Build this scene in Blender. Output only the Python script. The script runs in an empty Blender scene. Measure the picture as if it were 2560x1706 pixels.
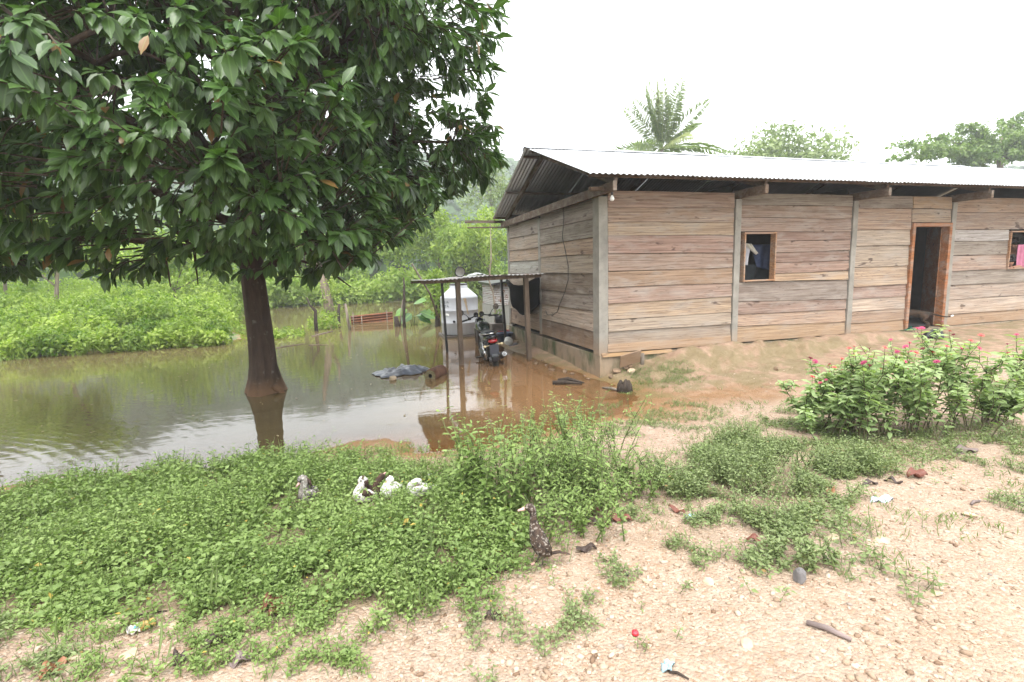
import bpy, bmesh, math, random
import numpy as np
from mathutils import Vector, Matrix, Euler

sc = bpy.context.scene
COL = sc.collection
RNG = np.random.default_rng(7)
random.seed(7)
R_ = math.radians

# ------------------------------------------------------------------ camera
FPX = 1268.76
CAM = np.array([-3.5262, -6.9657, 1.7195])
CR = np.array([[0.9549, 0.0686, -0.2889], [-0.2956, 0.1259, -0.947], [-0.0286, 0.9897, 0.1405]])
_u, _s, _v = np.linalg.svd(CR)
CR = _u @ _v
cam = bpy.data.cameras.new('camera')
cam.sensor_width = 36.0
cam.lens = FPX * 36.0 / 2560.0
cam.clip_start = 0.05
cam.clip_end = 3000
camo = bpy.data.objects.new('camera', cam)
M4 = Matrix.Identity(4)
for i in range(3):
    for j in range(3):
        M4[i][j] = CR[i, j]
    M4[i][3] = CAM[i]
camo.matrix_world = M4
COL.objects.link(camo)
sc.camera = camo

# ------------------------------------------------------------------ sky, sun, exposure
SUN_EL, SUN_AZ = R_(62), R_(200)          # azimuth clockwise from +Y
w = bpy.data.worlds.new('World')
sc.world = w
w.use_nodes = True
nt = w.node_tree
nt.nodes.clear()
sky = nt.nodes.new('ShaderNodeTexSky')
sky.sky_type = 'NISHITA'
sky.sun_disc = False
sky.sun_elevation = SUN_EL
sky.sun_rotation = SUN_AZ
sky.air_density = 1.0
sky.dust_density = 6.0
sky.ozone_density = 1.0
hs = nt.nodes.new('ShaderNodeHueSaturation')   # thick rain cloud: almost colourless
hs.inputs['Saturation'].default_value = 0.10
bg = nt.nodes.new('ShaderNodeBackground')
bg.inputs['Strength'].default_value = 0.15
cl = nt.nodes.new('ShaderNodeMixRGB')          # even cloud cover over the clear-sky gradient
cl.inputs['Fac'].default_value = 0.6
cl.inputs['Color2'].default_value = (8.8, 8.95, 9.15, 1)
out = nt.nodes.new('ShaderNodeOutputWorld')
nt.links.new(sky.outputs[0], hs.inputs['Color'])
nt.links.new(hs.outputs[0], cl.inputs['Color1'])
nt.links.new(cl.outputs[0], bg.inputs['Color'])
nt.links.new(bg.outputs[0], out.inputs['Surface'])
sl = bpy.data.lights.new('sun', 'SUN')
sl.energy = 1.2
sl.angle = R_(25)
sl.color = (1.0, 0.97, 0.92)
so = bpy.data.objects.new('sun', sl)
sd = Vector((math.sin(SUN_AZ) * math.cos(SUN_EL), math.cos(SUN_AZ) * math.cos(SUN_EL), math.sin(SUN_EL)))
so.rotation_euler = sd.to_track_quat('Z', 'Y').to_euler()
so.location = (0, -10, 30)
COL.objects.link(so)
sc.view_settings.view_transform = 'Standard'
sc.view_settings.look = 'None'
sc.view_settings.exposure = 1.6
sc.view_settings.gamma = 1.0
sc.render.engine = 'CYCLES'
cy = sc.cycles
cy.use_denoising = True
cy.max_bounces = 6
cy.diffuse_bounces = 3
cy.glossy_bounces = 3
cy.transmission_bounces = 3
cy.transparent_max_bounces = 8
cy.volume_bounces = 2
cy.caustics_reflective = False
cy.caustics_refractive = False
cy.sample_clamp_indirect = 6.0

# ------------------------------------------------------------------ pixel helpers (2560 x 1706 photo pixels)
def ray(px, py):
    return CR @ np.array([(px - 1280) / FPX, -(py - 853) / FPX, -1.0])
def gz(px, py, z=0.0):
    d = ray(px, py); t = (z - CAM[2]) / d[2]; return CAM + d * t
def gy(px, py, Y=0.0):
    d = ray(px, py); t = (Y - CAM[1]) / d[1]; return CAM + d * t
def gxp(px, py, X=0.0):
    d = ray(px, py); t = (X - CAM[0]) / d[0]; return CAM + d * t
def proj(P):
    v = (np.atleast_2d(P) - CAM) @ CR
    d = -v[:, 2]
    d = np.where(d < 0.01, 0.01, d)
    return 1280 + FPX * v[:, 0] / d, 853 - FPX * v[:, 1] / d, -v[:, 2]
def inpoly(px, py, poly):
    px = np.asarray(px); py = np.asarray(py)
    r = np.zeros(px.shape, bool)
    n = len(poly)
    for i in range(n):
        x1, y1 = poly[i]; x2, y2 = poly[(i + 1) % n]
        c = ((y1 > py) != (y2 > py))
        with np.errstate(divide='ignore', invalid='ignore'):
            xi = (x2 - x1) * (py - y1) / (y2 - y1 + 1e-12) + x1
        r ^= c & (px < xi)
    return r
D = 2560 / 2353.0
def dp(*pts):           # points read off a 2353 px wide view
    return [(a * D, b * D) for a, b in pts]

# ------------------------------------------------------------------ noise and ground height
_tab = np.random.default_rng(3).random((256, 256))
def vn(x, y, s=1.0, o=0):
    x = np.asarray(x, float) / s + 37.1 * o + 1000; y = np.asarray(y, float) / s + 11.7 * o + 1000
    xi = np.floor(x).astype(int); yi = np.floor(y).astype(int)
    fx = x - xi; fy = y - yi
    fx = fx * fx * (3 - 2 * fx); fy = fy * fy * (3 - 2 * fy)
    g = lambda a, b: _tab[a % 256, b % 256]
    return (g(xi, yi) * (1 - fx) + g(xi + 1, yi) * fx) * (1 - fy) + (g(xi, yi + 1) * (1 - fx) + g(xi + 1, yi + 1) * fx) * fy
def sstep(a, b, x):
    t = np.clip((np.asarray(x, float) - a) / (b - a), 0, 1); return t * t * (3 - 2 * t)

GP = np.array([
 (-3.5,-7,.2),(-6,-6,.2),(-1,-7,.23),(2,-7,.26),(5,-6,.28),(9,-5,.3),(-9,-5,.18),(-3,-5,.19),(-1,-5,.2),(1,-5,.2),(3,-4.5,.22),(6,-4,.27),(9,-3,.32),(-5,-4.3,.17),
 (-8,-1.95,0),(-6.7,-1.8,0),(-4.8,-1.95,0),(-4,-1.85,0),(-3.4,-1.75,.01),(-2.8,-2.2,-.01),(-2.2,-2.2,0),(-1.5,-2.1,0),(-.5,-1.75,0),(-.05,-1.2,0),(-.02,-.5,0),(.45,-1.5,.012),(1.0,-1.42,.02),(1.7,-1.35,.045),
 (-8,-3,.11),(-6,-3,.11),(-4.5,-3,.11),(-3.5,-2.8,.09),(-2.5,-2.9,.09),(-1.5,-2.65,.06),(-.5,-2.3,.035),(.3,-1.95,.035),(.5,-1.05,.05),(1,-1.2,.06),(2.5,-1.2,.1),(4,-1.2,.17),(6,-1.2,.25),(9,-1.2,.3),(2,-3,.14),(4,-3,.19),(.5,-3.2,.11),
 (.1,-.15,.04),(.6,-.1,.2),(1.2,-.1,.3),(1.9,-.1,.345),(2.5,-.1,.35),(4,-.1,.355),(5,-.1,.355),(7,-.1,.34),(9.5,-.1,.35),(12,-.1,.36),(1.2,-.5,.2),(2,-.62,.18),(.5,-.55,.05),(1.2,-.72,.09),(3.2,-.7,.2),(5,-.6,.3),(7,-.6,.31),
 (3,2,.3),(8,2,.3),(3,5,.2),(10,5,.3),(.6,.8,.2),(.6,2.5,.2),(.6,4,.2),
 (-.1,.5,.02),(-.13,1.2,.05),(-.15,2,.05),(-.13,3,.07),(-.15,4,.06),(-.2,5,0),(-.33,.6,-.03),(-.4,1.3,-.04),(-.45,2.2,-.05),(-.35,3.4,.02),(-.5,4.3,.0),
 (-1.2,.5,-.15),(-1.2,2,-.22),(-1.2,3.2,-.2),(-1,4.5,-.1),(-.9,6,-.03),(-2.5,0,-.2),(-2.5,2,-.3),(-4.9,1.2,-.25),(-4.9,3,-.4),(-8,1,-.4),(-8,4,-.5),(-4,6,-.5),(-12,3,-.4),(-2,9,-.4),(-4,12,-.5),(-2,16,-.5),(2,12,-.4),(.5,8,-.3),
 (-6.6,8.3,0),(-8,8,.02),(-11.4,7.6,0),(-16,7,0),(-8.3,11,.25),(-9,10,.3),(-12,10,.3),(-10,14,.4),(-14,14,.5),(-7.2,11,-.02),(-8.2,16,-.02),(-9.4,22,-.02),(-6,14,-.4),(-7,19,-.4),
 (-6,24.5,.1),(-3,25,.1),(0,24,.1),(3,24,.1),(8,24,.2),(-6,30,.6),(0,30,.6),(8,30,.6),(-14,25,.6),(14,-8,.3),(20,0,.4),(20,20,.5),(-20,-6,.2),(-25,5,.1),(-25,20,.5),(0,-14,.3)])
def _tps_fit(P):
    n = len(P); d2 = ((P[:, None, :2] - P[None, :, :2]) ** 2).sum(-1)
    K = 0.5 * d2 * np.log(d2 + 1e-9) + np.eye(n) * 0.02
    A = np.zeros((n + 3, n + 3)); A[:n, :n] = K
    Q = np.c_[np.ones(n), P[:, :2]]; A[:n, n:] = Q; A[n:, :n] = Q.T
    return np.linalg.solve(A, np.r_[P[:, 2], 0, 0, 0])
_TW = _tps_fit(GP)
def ground_h(x, y, fine=True):
    x = np.asarray(x, float); y = np.asarray(y, float)
    sh = np.broadcast(x, y).shape
    x = np.broadcast_to(x, sh).ravel(); y = np.broadcast_to(y, sh).ravel()
    z = np.full(x.shape, _TW[-3]) + _TW[-2] * x + _TW[-1] * y
    for (a, b, c), wt in zip(GP, _TW):
        d2 = (x - a) ** 2 + (y - b) ** 2
        z += wt * 0.5 * d2 * np.log(d2 + 1e-9)
    z = np.clip(z, -.6, .8)
    far = sstep(26, 40, np.hypot(x + 2, y - 6))
    z = z * (1 - far) + 0.7 * far
    if fine:
        lip = sstep(.75, 1.3, x) * sstep(7, 5, x); yy = y + .16 * (vn(x, y, .5, 53) - .5) + .07 * (vn(x, y, .13, 54) - .5); z = z + lip * (.085 * sstep(-.52, -.40, yy) * sstep(.05, -.25, y) - .03 * sstep(-.9, -.6, yy) * sstep(-.40, -.52, yy))
        mnd = sstep(-.95, -.5, y) * sstep(.1, -.1, y) * sstep(0, .6, x) * sstep(6, 3, x); z = z + mnd * ((vn(x, y, .22, 51) - .5) * .10 + (vn(x, y, .08, 52) - .5) * .045)
        z = z + (vn(x, y, .9, 1) - .5) * .035 + (vn(x, y, .3, 2) - .5) * .018 + (vn(x, y, .11, 3) - .5) * .010
    return z.reshape(sh)
def gpt(px, py, dz=0.0):
    """point on the ground seen at a photo pixel"""
    z = 0.15
    for _ in range(12):
        p = gz(px, py, z)
        z = 0.5 * z + 0.5 * float(ground_h(p[0], p[1]))
    p = gz(px, py, z)
    return np.array([p[0], p[1], float(ground_h(p[0], p[1])) + dz])

# ------------------------------------------------------------------ object helpers
def tag(o, label=None, cat=None, group=None, kind=None):
    if label: o['label'] = label
    if cat: o['category'] = cat
    if group: o['group'] = group
    if kind: o['kind'] = kind
    return o
def empty(name, loc, label=None, cat=None, group=None):
    o = bpy.data.objects.new(name, None); o.empty_display_size = .1
    o.location = tuple(loc); COL.objects.link(o)
    return tag(o, label, cat, group)
def wloc(o):
    v = Vector((0, 0, 0))
    while o is not None:
        v = v + o.location; o = o.parent
    return v
def link(name, me, mat, parent=None, loc=None):
    o = bpy.data.objects.new(name, me)
    if mat is not None and len(me.materials) == 0: me.materials.append(mat)
    COL.objects.link(o)
    if parent is not None: o.parent = parent
    if loc is not None: o.location = tuple(loc)
    return o
def place(name, me, mat, parent=None, origin=None):
    """mesh given in world coordinates; shift so the object's origin sits at its base"""
    n = len(me.vertices)
    co = np.empty(n * 3, np.float32); me.vertices.foreach_get('co', co); co = co.reshape(-1, 3)
    if origin is None:
        lo, hi = co.min(0), co.max(0); origin = ((lo[0] + hi[0]) / 2, (lo[1] + hi[1]) / 2, lo[2])
    origin = np.array(origin, np.float32)
    me.vertices.foreach_set('co', (co - origin).ravel()); me.update()
    loc = Vector(origin.tolist())
    if parent is not None: loc = loc - wloc(parent)
    return link(name, me, mat, parent, loc)

class MB:
    def __init__(s): s.v = []; s.f = []
    def add(s, vs, fs):
        o = len(s.v); s.v += [tuple(map(float, p)) for p in vs]; s.f += [tuple(i + o for i in f) for f in fs]; return s
    def box(s, c, size, rot=None, jit=0):
        x, y, z = [q / 2 for q in size]
        vs = [Vector(p) for p in ((-x,-y,-z),(x,-y,-z),(x,y,-z),(-x,y,-z),(-x,-y,z),(x,-y,z),(x,y,z),(-x,y,z))]
        if jit: vs = [p + Vector([random.uniform(-jit, jit) for _ in range(3)]) for p in vs]
        if rot is not None:
            m = Euler(rot).to_matrix(); vs = [m @ p for p in vs]
        return s.add([p + Vector(c) for p in vs], [(0,3,2,1),(4,5,6,7),(0,1,5,4),(1,2,6,5),(2,3,7,6),(3,0,4,7)])
    def beam(s, a, b, wd, ht, up=(0, 0, 1)):
        a = Vector(a); b = Vector(b); d = (b - a).normalized(); up = Vector(up)
        sd = d.cross(up).normalized(); up = sd.cross(d)
        vs = []
        for p in (a, b):
            for i, j in ((-1,-1),(1,-1),(1,1),(-1,1)): vs.append(p + sd * (i * wd / 2) + up * (j * ht / 2))
        return s.add(vs, [(0,1,2,3),(7,6,5,4),(0,4,5,1),(1,5,6,2),(2,6,7,3),(3,7,4,0)])
    def tube(s, pts, rad, n=8, cap=True, squash=None):
        pts = [Vector(p) for p in pts]
        if not hasattr(rad, '__len__'): rad = [rad] * len(pts)
        vs = []; prev = None
        for i, p in enumerate(pts):
            t = (pts[min(i + 1, len(pts) - 1)] - pts[max(i - 1, 0)]).normalized()
            if prev is None:
                a = Vector((0, 0, 1)) if abs(t.z) < .9 else Vector((1, 0, 0))
                u = t.cross(a).normalized()
            else:
                u = (prev - t * prev.dot(t)).normalized()
            prev = u; v = t.cross(u)
            r = rad[i]; ru, rv = (r if hasattr(r, '__len__') else (r, r))
            for k in range(n):
                an = 2 * math.pi * k / n
                vs.append(p + u * (math.cos(an) * ru) + v * (math.sin(an) * rv))
        fs = []
        for i in range(len(pts) - 1):
            for k in range(n):
                a = i * n + k; b = i * n + (k + 1) % n
                fs.append((a, b, b + n, a + n))
        if cap:
            fs.append(tuple(range(n))[::-1]); fs.append(tuple((len(pts) - 1) * n + k for k in range(n)))
        return s.add(vs, fs)
    def loft(s, pts, ab, n=12, side=(0, 1, 0)):
        """rings with fixed side vector: a = half width along side, b = half height"""
        pts = [Vector(p) for p in pts]; vs = []; sd = Vector(side).normalized()
        for i, p in enumerate(pts):
            t = (pts[min(i + 1, len(pts) - 1)] - pts[max(i - 1, 0)]).normalized()
            u = sd - t * sd.dot(t)
            u = u.normalized(); v = t.cross(u)
            for k in range(n):
                an = 2 * math.pi * k / n
                vs.append(p + u * (math.cos(an) * ab[i][0]) + v * (math.sin(an) * ab[i][1]))
        fs = []
        for i in range(len(pts) - 1):
            for k in range(n):
                a = i * n + k; b = i * n + (k + 1) % n
                fs.append((a, b, b + n, a + n))
        fs.append(tuple(range(n))[::-1]); fs.append(tuple((len(pts) - 1) * n + k for k in range(n)))
        return s.add(vs, fs)
    def lathe(s, prof, c=(0, 0, 0), n=24, axis=None):
        m = Vector((0, 0, 1)).rotation_difference(Vector(axis)).to_matrix() if axis is not None else Matrix.Identity(3)
        vs = []
        for r, z in prof:
            for k in range(n):
                an = 2 * math.pi * k / n
                vs.append(m @ Vector((r * math.cos(an), r * math.sin(an), z)) + Vector(c))
        fs = []
        for i in range(len(prof) - 1):
            for k in range(n):
                a = i * n + k; b = i * n + (k + 1) % n
                fs.append((a, b, b + n, a + n))
        return s.add(vs, fs)
    def xf(s, m):
        s.v = [tuple(m @ Vector(p)) for p in s.v]; return s
    def mesh(s, name, smooth=False):
        me = bpy.data.meshes.new(name); me.from_pydata(s.v, [], s.f); me.update()
        if smooth: me.polygons.foreach_set('use_smooth', [True] * len(me.polygons))
        return me
    def build(s, name, mat, parent=None, smooth=False, origin=None, bevel=0):
        me = s.mesh(name, smooth)
        o = place(name, me, mat, parent, origin)
        if bevel:
            md = o.modifiers.new('bevel', 'BEVEL'); md.width = bevel; md.segments = 2; md.limit_method = 'ANGLE'
        return o

def np_mesh(name, V, tris=None, quads=None, col=None, smooth=False):
    me = bpy.data.meshes.new(name)
    nt_ = 0 if tris is None else len(tris); nq = 0 if quads is None else len(quads)
    me.vertices.add(len(V)); me.vertices.foreach_set('co', np.ascontiguousarray(V, np.float32).ravel())
    li = []; ls = []
    if nt_: li.append(np.asarray(tris).ravel()); ls.append(np.arange(nt_) * 3)
    if nq: li.append(np.asarray(quads).ravel()); ls.append(nt_ * 3 + np.arange(nq) * 4)
    li = np.concatenate(li).astype(np.int32); ls = np.concatenate(ls).astype(np.int32)
    me.loops.add(len(li)); me.loops.foreach_set('vertex_index', li)
    me.polygons.add(len(ls)); me.polygons.foreach_set('loop_start', ls)
    if smooth: me.polygons.foreach_set('use_smooth', np.ones(len(ls), bool))
    if col is not None:
        at = me.color_attributes.new('tint', 'FLOAT_COLOR', 'POINT')
        c = np.ones((len(V), 4), np.float32); c[:, :col.shape[1]] = col
        at.data.foreach_set('color', c.ravel())
    me.update(calc_edges=True); me.validate()
    return me

# leaf templates: (u along, v across), faces; curve and fold applied when placed
LEAF_S = (np.array([(0, 0), (.45, -1), (.45, 1), (1, 0)], float), np.array([(0, 2, 3), (0, 3, 1)]), None)
LEAF_M = (np.array([(0, 0), (.3, -.85), (.3, .85), (.68, -.8), (.68, .8), (1, 0), (.5, 0)], float),
          np.array([(0, 2, 6), (0, 6, 1), (2, 4, 6), (1, 6, 3), (4, 5, 6), (3, 6, 5)]), None)
LEAF_L = (np.array([(0, 0), (.18, -.55), (.18, 0), (.18, .55), (.45, -1), (.45, 0), (.45, 1), (.72, -.8), (.72, 0), (.72, .8), (.9, -.3), (.9, 0), (.9, .3), (1.04, 0)], float),
          np.array([(0, 3, 2), (0, 2, 1), (10, 11, 13), (11, 12, 13)]),
          np.array([(2, 3, 6, 5), (1, 2, 5, 4), (5, 6, 9, 8), (4, 5, 8, 7), (8, 9, 12, 11), (7, 8, 11, 10)]))
def leaf_arrays(T, pos, dirv, up, L, W, curve=.15, fold=.25, tint=None):
    pos = np.asarray(pos, float); dirv = np.asarray(dirv, float); N = len(pos)
    d = dirv / (np.linalg.norm(dirv, axis=1, keepdims=True) + 1e-9)
    sdv = np.cross(d, up); sdv /= (np.linalg.norm(sdv, axis=1, keepdims=True) + 1e-9)
    nrm = np.cross(sdv, d)
    uv, tri, quad = T; k = len(uv)
    L = np.broadcast_to(L, (N,)); W = np.broadcast_to(W, (N,)); curve = np.broadcast_to(curve, (N,)); fold = np.broadcast_to(fold, (N,))
    u = uv[:, 0]; v = uv[:, 1]
    P = (pos[:, None, :] + d[:, None, :] * (L[:, None] * u)[:, :, None] + sdv[:, None, :] * (W[:, None] * v / 2)[:, :, None]
         + nrm[:, None, :] * (W[:, None] * .5 * fold[:, None] * np.abs(v) - L[:, None] * curve[:, None] * u ** 2)[:, :, None])
    if tint is None: tint = RNG.random(N)
    C = np.stack([np.broadcast_to(np.asarray(tint)[:, None], (N, k)), np.broadcast_to(np.abs(v), (N, k)), np.broadcast_to(u, (N, k))], -1)
    off = (np.arange(N) * k)[:, None, None]
    tr = (tri[None] + off).reshape(-1, 3)
    qd = None if quad is None else (quad[None] + off).reshape(-1, 4)
    return P.reshape(-1, 3), tr, qd, C.reshape(-1, 3)
def leaf_mesh(name, T, *a, smooth=False, **k):
    V, t, q, c = leaf_arrays(T, *a, **k)
    return np_mesh(name, V, t, q, c, smooth)
def unit(v): return v / (np.linalg.norm(v, axis=-1, keepdims=True) + 1e-9)
def rdir(n, rng=RNG): return unit(rng.normal(size=(n, 3)))

# ------------------------------------------------------------------ materials
MATS = {}
def mat(name):
    m = bpy.data.materials.new(name); m.use_nodes = True
    t = m.node_tree; b = t.nodes['Principled BSDF']; MATS[name] = m
    return m, t, b
def N(t, ty, **kw):
    n = t.nodes.new(ty)
    for k, v in kw.items():
        if k in n.inputs: n.inputs[k].default_value = v
        else: setattr(n, k, v)
    return n
def noise(t, vec, scale, detail=4, rough=.55, dist=0):
    n = N(t, 'ShaderNodeTexNoise'); n.inputs['Scale'].default_value = scale; n.inputs['Detail'].default_value = detail
    n.inputs['Roughness'].default_value = rough; n.inputs['Distortion'].default_value = dist
    if vec is not None: t.links.new(vec, n.inputs['Vector'])
    return n.outputs['Fac']
def ramp(t, fac, *stops, interp='LINEAR'):
    r = N(t, 'ShaderNodeValToRGB'); e = r.color_ramp.elements; r.color_ramp.interpolation = interp
    while len(e) < len(stops): e.new(.5)
    for q, (p, c) in zip(e, stops):
        q.position = p; q.color = (c, c, c, 1) if not hasattr(c, '__len__') else (*c, 1)
    t.links.new(fac, r.inputs['Fac']); return r.outputs['Color']
def mix(t, fac, a, b, mode='MIX'):
    m = N(t, 'ShaderNodeMixRGB', blend_type=mode)
    for i, q in ((0, fac), (1, a), (2, b)):
        if isinstance(q, bpy.types.NodeSocket): t.links.new(q, m.inputs[i])
        elif i == 0: m.inputs[0].default_value = q
        else: m.inputs[i].default_value = (*q, 1)
    return m.outputs[0]
def math_(t, op, a, b=None):
    m = N(t, 'ShaderNodeMath', operation=op)
    for i, q in ((0, a), (1, b)):
        if q is None: continue
        if isinstance(q, bpy.types.NodeSocket): t.links.new(q, m.inputs[i])
        else: m.inputs[i].default_value = q
    return m.outputs[0]
def mapping(t, vec, scale, loc=None):
    m = N(t, 'ShaderNodeMapping'); m.inputs['Scale'].default_value = scale
    t.links.new(vec, m.inputs['Vector'])
    if loc is not None: t.links.new(loc, m.inputs['Location'])
    return m.outputs[0]
def bump(t, b, h, strength=.3, dist=.01):
    n = N(t, 'ShaderNodeBump'); n.inputs['Strength'].default_value = strength; n.inputs['Distance'].default_value = dist
    t.links.new(h, n.inputs['Height']); t.links.new(n.outputs[0], b.inputs['Normal'])
def objc(t):
    return N(t, 'ShaderNodeTexCoord').outputs['Object']
def pos(t):
    return N(t, 'ShaderNodeNewGeometry').outputs['Position']

def m_plain(name, c, rough=.6, metal=0, var=.25, scale=8, spec=.5, bmp=.15):
    m, t, b = mat(name)
    o = objc(t)
    n = noise(t, o, scale, 5)
    lo = tuple(max(0, q * (1 - var)) for q in c); hi = tuple(min(1, q * (1 + var)) for q in c)
    t.links.new(ramp(t, n, (.3, lo), (.7, hi)), b.inputs['Base Color'])
    b.inputs['Roughness'].default_value = rough; b.inputs['Metallic'].default_value = metal
    b.inputs['Specular IOR Level'].default_value = spec
    if bmp: bump(t, b, noise(t, o, scale * 5, 3), bmp, .004)
    return m

def m_wood(name, tinted=True, c=(.3, .2, .13)):
    """sawn board: grain runs along local X; the board's own colour comes from the object colour"""
    m, t, b = mat(name)
    oi = N(t, 'ShaderNodeObjectInfo')
    o = objc(t)
    off = N(t, 'ShaderNodeVectorMath', operation='SCALE'); off.inputs[0].default_value = (37, 11, 53)
    t.links.new(oi.outputs['Random'], off.inputs['Scale'])
    v = mapping(t, o, (1, 1, 1), off.outputs[0])
    g1 = noise(t, mapping(t, v, (.7, 12, 30)), 1.6, 6, .66, .6)
    g2 = noise(t, mapping(t, v, (2.0, 50, 110)), 1.4, 4, .6)
    st = noise(t, mapping(t, v, (1.3, 3, 4.5)), 1.5, 5, .6, .3)
    kn = noise(t, mapping(t, v, (2.2, 3, 6)), 1.3, 3, .5, .2)
    base = oi.outputs['Color'] if tinted else None
    if base is None:
        rgb = N(t, 'ShaderNodeRGB'); rgb.outputs[0].default_value = (*c, 1); base = rgb.outputs[0]
    dark = mix(t, 1.0, base, (.50, .43, .40), 'MULTIPLY')
    lite = mix(t, 1.0, base, (1.22, 1.2, 1.17), 'MULTIPLY')
    c1 = mix(t, ramp(t, g1, (.32, 0.0), (.62, 1.0)), dark, lite)
    c2 = mix(t, ramp(t, g2, (.35, .35), (.6, 0)), c1, dark)
    grey = mix(t, ramp(t, st, (.46, 0.0), (.72, .7)), c2, (.30, .27, .24))
    ck = noise(t, mapping(t, v, (.55, 20, 24)), 1.3, 3, .5, .4); grey = mix(t, ramp(t, ck, (.485, 0.0), (.50, .75), (.515, 0.0)), grey, (.06, .04, .03))
    blk = mix(t, ramp(t, kn, (.66, 0.0), (.72, .8)), grey, (.045, .025, .02))
    if tinted:                                   # rain-splashed mud low on the boards
        wp = pos(t); sz_ = N(t, 'ShaderNodeSeparateXYZ'); t.links.new(wp, sz_.inputs[0])
        hh = math_(t, 'ADD', sz_.outputs[2], math_(t, 'MULTIPLY', noise(t, wp, 4, 5), .5))
        blk = mix(t, ramp(t, hh, (.55, .7), (1.0, 0.0)), blk, (.27, .175, .105))
    t.links.new(blk, b.inputs['Base Color'])
    b.inputs['Roughness'].default_value = .78
    b.inputs['Specular IOR Level'].default_value = .25
    bump(t, b, math_(t, 'ADD', g1, g2), .35, .004)
    return m

def m_leaf(name, c1, c2, c3=None, rough=.42, trans=.28, rib=0.0, spec=.5):
    m, t, b = mat(name)
    at = N(t, 'ShaderNodeAttribute', attribute_name='tint')
    sp = N(t, 'ShaderNodeSeparateColor'); t.links.new(at.outputs['Color'], sp.inputs[0])
    stops = [(0, c1), (.8, c2)] + ([(.97, c2), (1.0, c3)] if c3 else [(1, c2)])
    col = ramp(t, sp.outputs[0], *stops)
    if rib:
        col = mix(t, ramp(t, sp.outputs[1], (.0, rib), (.16, 0)), col, tuple(min(1, q * 3 + .02) for q in c2))
    t.links.new(col, b.inputs['Base Color'])
    b.inputs['Roughness'].default_value = rough
    b.inputs['Specular IOR Level'].default_value = spec
    tr = N(t, 'ShaderNodeBsdfTranslucent')
    t.links.new(mix(t, 1.0, col, (1.25, 1.5, .6), 'MULTIPLY'), tr.inputs['Color'])
    mx = N(t, 'ShaderNodeMixShader'); mx.inputs[0].default_value = trans
    t.links.new(b.outputs[0], mx.inputs[1]); t.links.new(tr.outputs[0], mx.inputs[2])
    t.links.new(mx.outputs[0], t.nodes['Material Output'].inputs['Surface'])
    return m

def m_concrete(name, c, algae=0.0, mud=0.0, mudz=.4):
    m, t, b = mat(name)
    p = pos(t)
    n1 = noise(t, p, 3.5, 6, .6); n2 = noise(t, p, 22, 4)
    col = mix(t, ramp(t, n1, (.3, 0.0), (.7, 1.0)), tuple(q * .72 for q in c), tuple(min(1, q * 1.15) for q in c))
    col = mix(t, ramp(t, n2, (.55, 0.0), (.75, .4)), col, tuple(q * .55 for q in c))
    sx = N(t, 'ShaderNodeSeparateXYZ'); t.links.new(p, sx.inputs[0])
    if mud:
        hgt = math_(t, 'ADD', sx.outputs[2], math_(t, 'MULTIPLY', noise(t, p, 5, 3), .35))
        col = mix(t, ramp(t, hgt, (mudz * .8, mud), (min(.99, mudz + .4), 0.0)), col, (.30, .19, .11))
    if algae:
        an = noise(t, mapping(t, p, (3, 2.2, 1.1)), 1.2, 5, .6)
        col = mix(t, ramp(t, an, (.48, 0.0), (.66, algae)), col, (.055, .075, .03))
    t.links.new(col, b.inputs['Base Color'])
    b.inputs['Roughness'].default_value = .85; b.inputs['Specular IOR Level'].default_value = .25
    bump(t, b, math_(t, 'ADD', n1, n2), .4, .006)
    return m

def m_metal(name, c, rust=0.0, rough=.42, metal=.75, streak=(6, .6, 6)):
    m, t, b = mat(name)
    o = objc(t)
    n1 = noise(t, mapping(t, o, streak), 1.0, 5, .6); n2 = noise(t, o, 18, 3)
    col = mix(t, ramp(t, n1, (.3, 0.0), (.7, 1.0)), tuple(q * .75 for q in c), c)
    if rust:
        col = mix(t, ramp(t, noise(t, mapping(t, o, streak), 1.7, 6, .65), (.6 - rust * .35, 0.0), (.72 - rust * .3, 1.0)), col, (.17, .065, .028))
    t.links.new(col, b.inputs['Base Color'])
    b.inputs['Metallic'].default_value = metal
    t.links.new(ramp(t, n2, (.3, rough * .8), (.7, min(1, rough * 1.35))), b.inputs['Roughness'])
    return m

# ================================================================== the setting
# vegetation patches, read off the photo as outlines on the ground
POLY_A = dp((-900,1160),(0,1155),(100,1138),(300,1122),(480,1105),(640,1085),(745,1080),(770,1095),(870,1120),(960,1110),(1040,1100),(1100,1130),(1200,1260),(1170,1300),(1080,1345),(900,1385),(760,1400),(620,1398),(430,1412),(250,1398),(100,1415),(0,1405),(-900,1460))
POLY_A2 = dp((420,1425),(620,1400),(760,1395),(900,1385),(800,1420),(640,1490),(560,1510),(430,1460))
POLY_A3 = dp((-200,1450),(0,1450),(120,1450),(240,1480),(200,1530),(60,1600),(-200,1620))
POLY_B = dp((1020,1060),(1120,1030),(1260,1010),(1380,1020),(1440,1050),(1510,1070),(1500,1120),(1420,1180),(1290,1200),(1190,1240),(1100,1140))
POLY_C = dp((1590,1085),(1640,1058),(1720,1045),(1850,1062),(1920,1082),(1985,1095),(1930,1120),(1920,1175),(1850,1200),(1740,1180),(1640,1140))
POLY_D = dp((1450,1225),(1520,1200),(1640,1210),(1690,1235),(1740,1255),(1700,1300),(1600,1285),(1480,1270))
POLY_E = dp((1765,1275),(1800,1255),(1890,1265),(1905,1320),(1840,1335),(1770,1310))
POLY_F = dp((1190,1365),(1250,1330),(1360,1320),(1440,1345),(1455,1380),(1360,1400),(1210,1400))
POLY_G = dp((1690,985),(1780,960),(1850,940),(2000,1000),(2200,1000),(2353,960),(2500,960),(2500,1050),(2353,1030),(2260,1080),(2130,1080),(2000,1085),(1900,1060),(1760,1030),(1640,1030))
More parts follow.
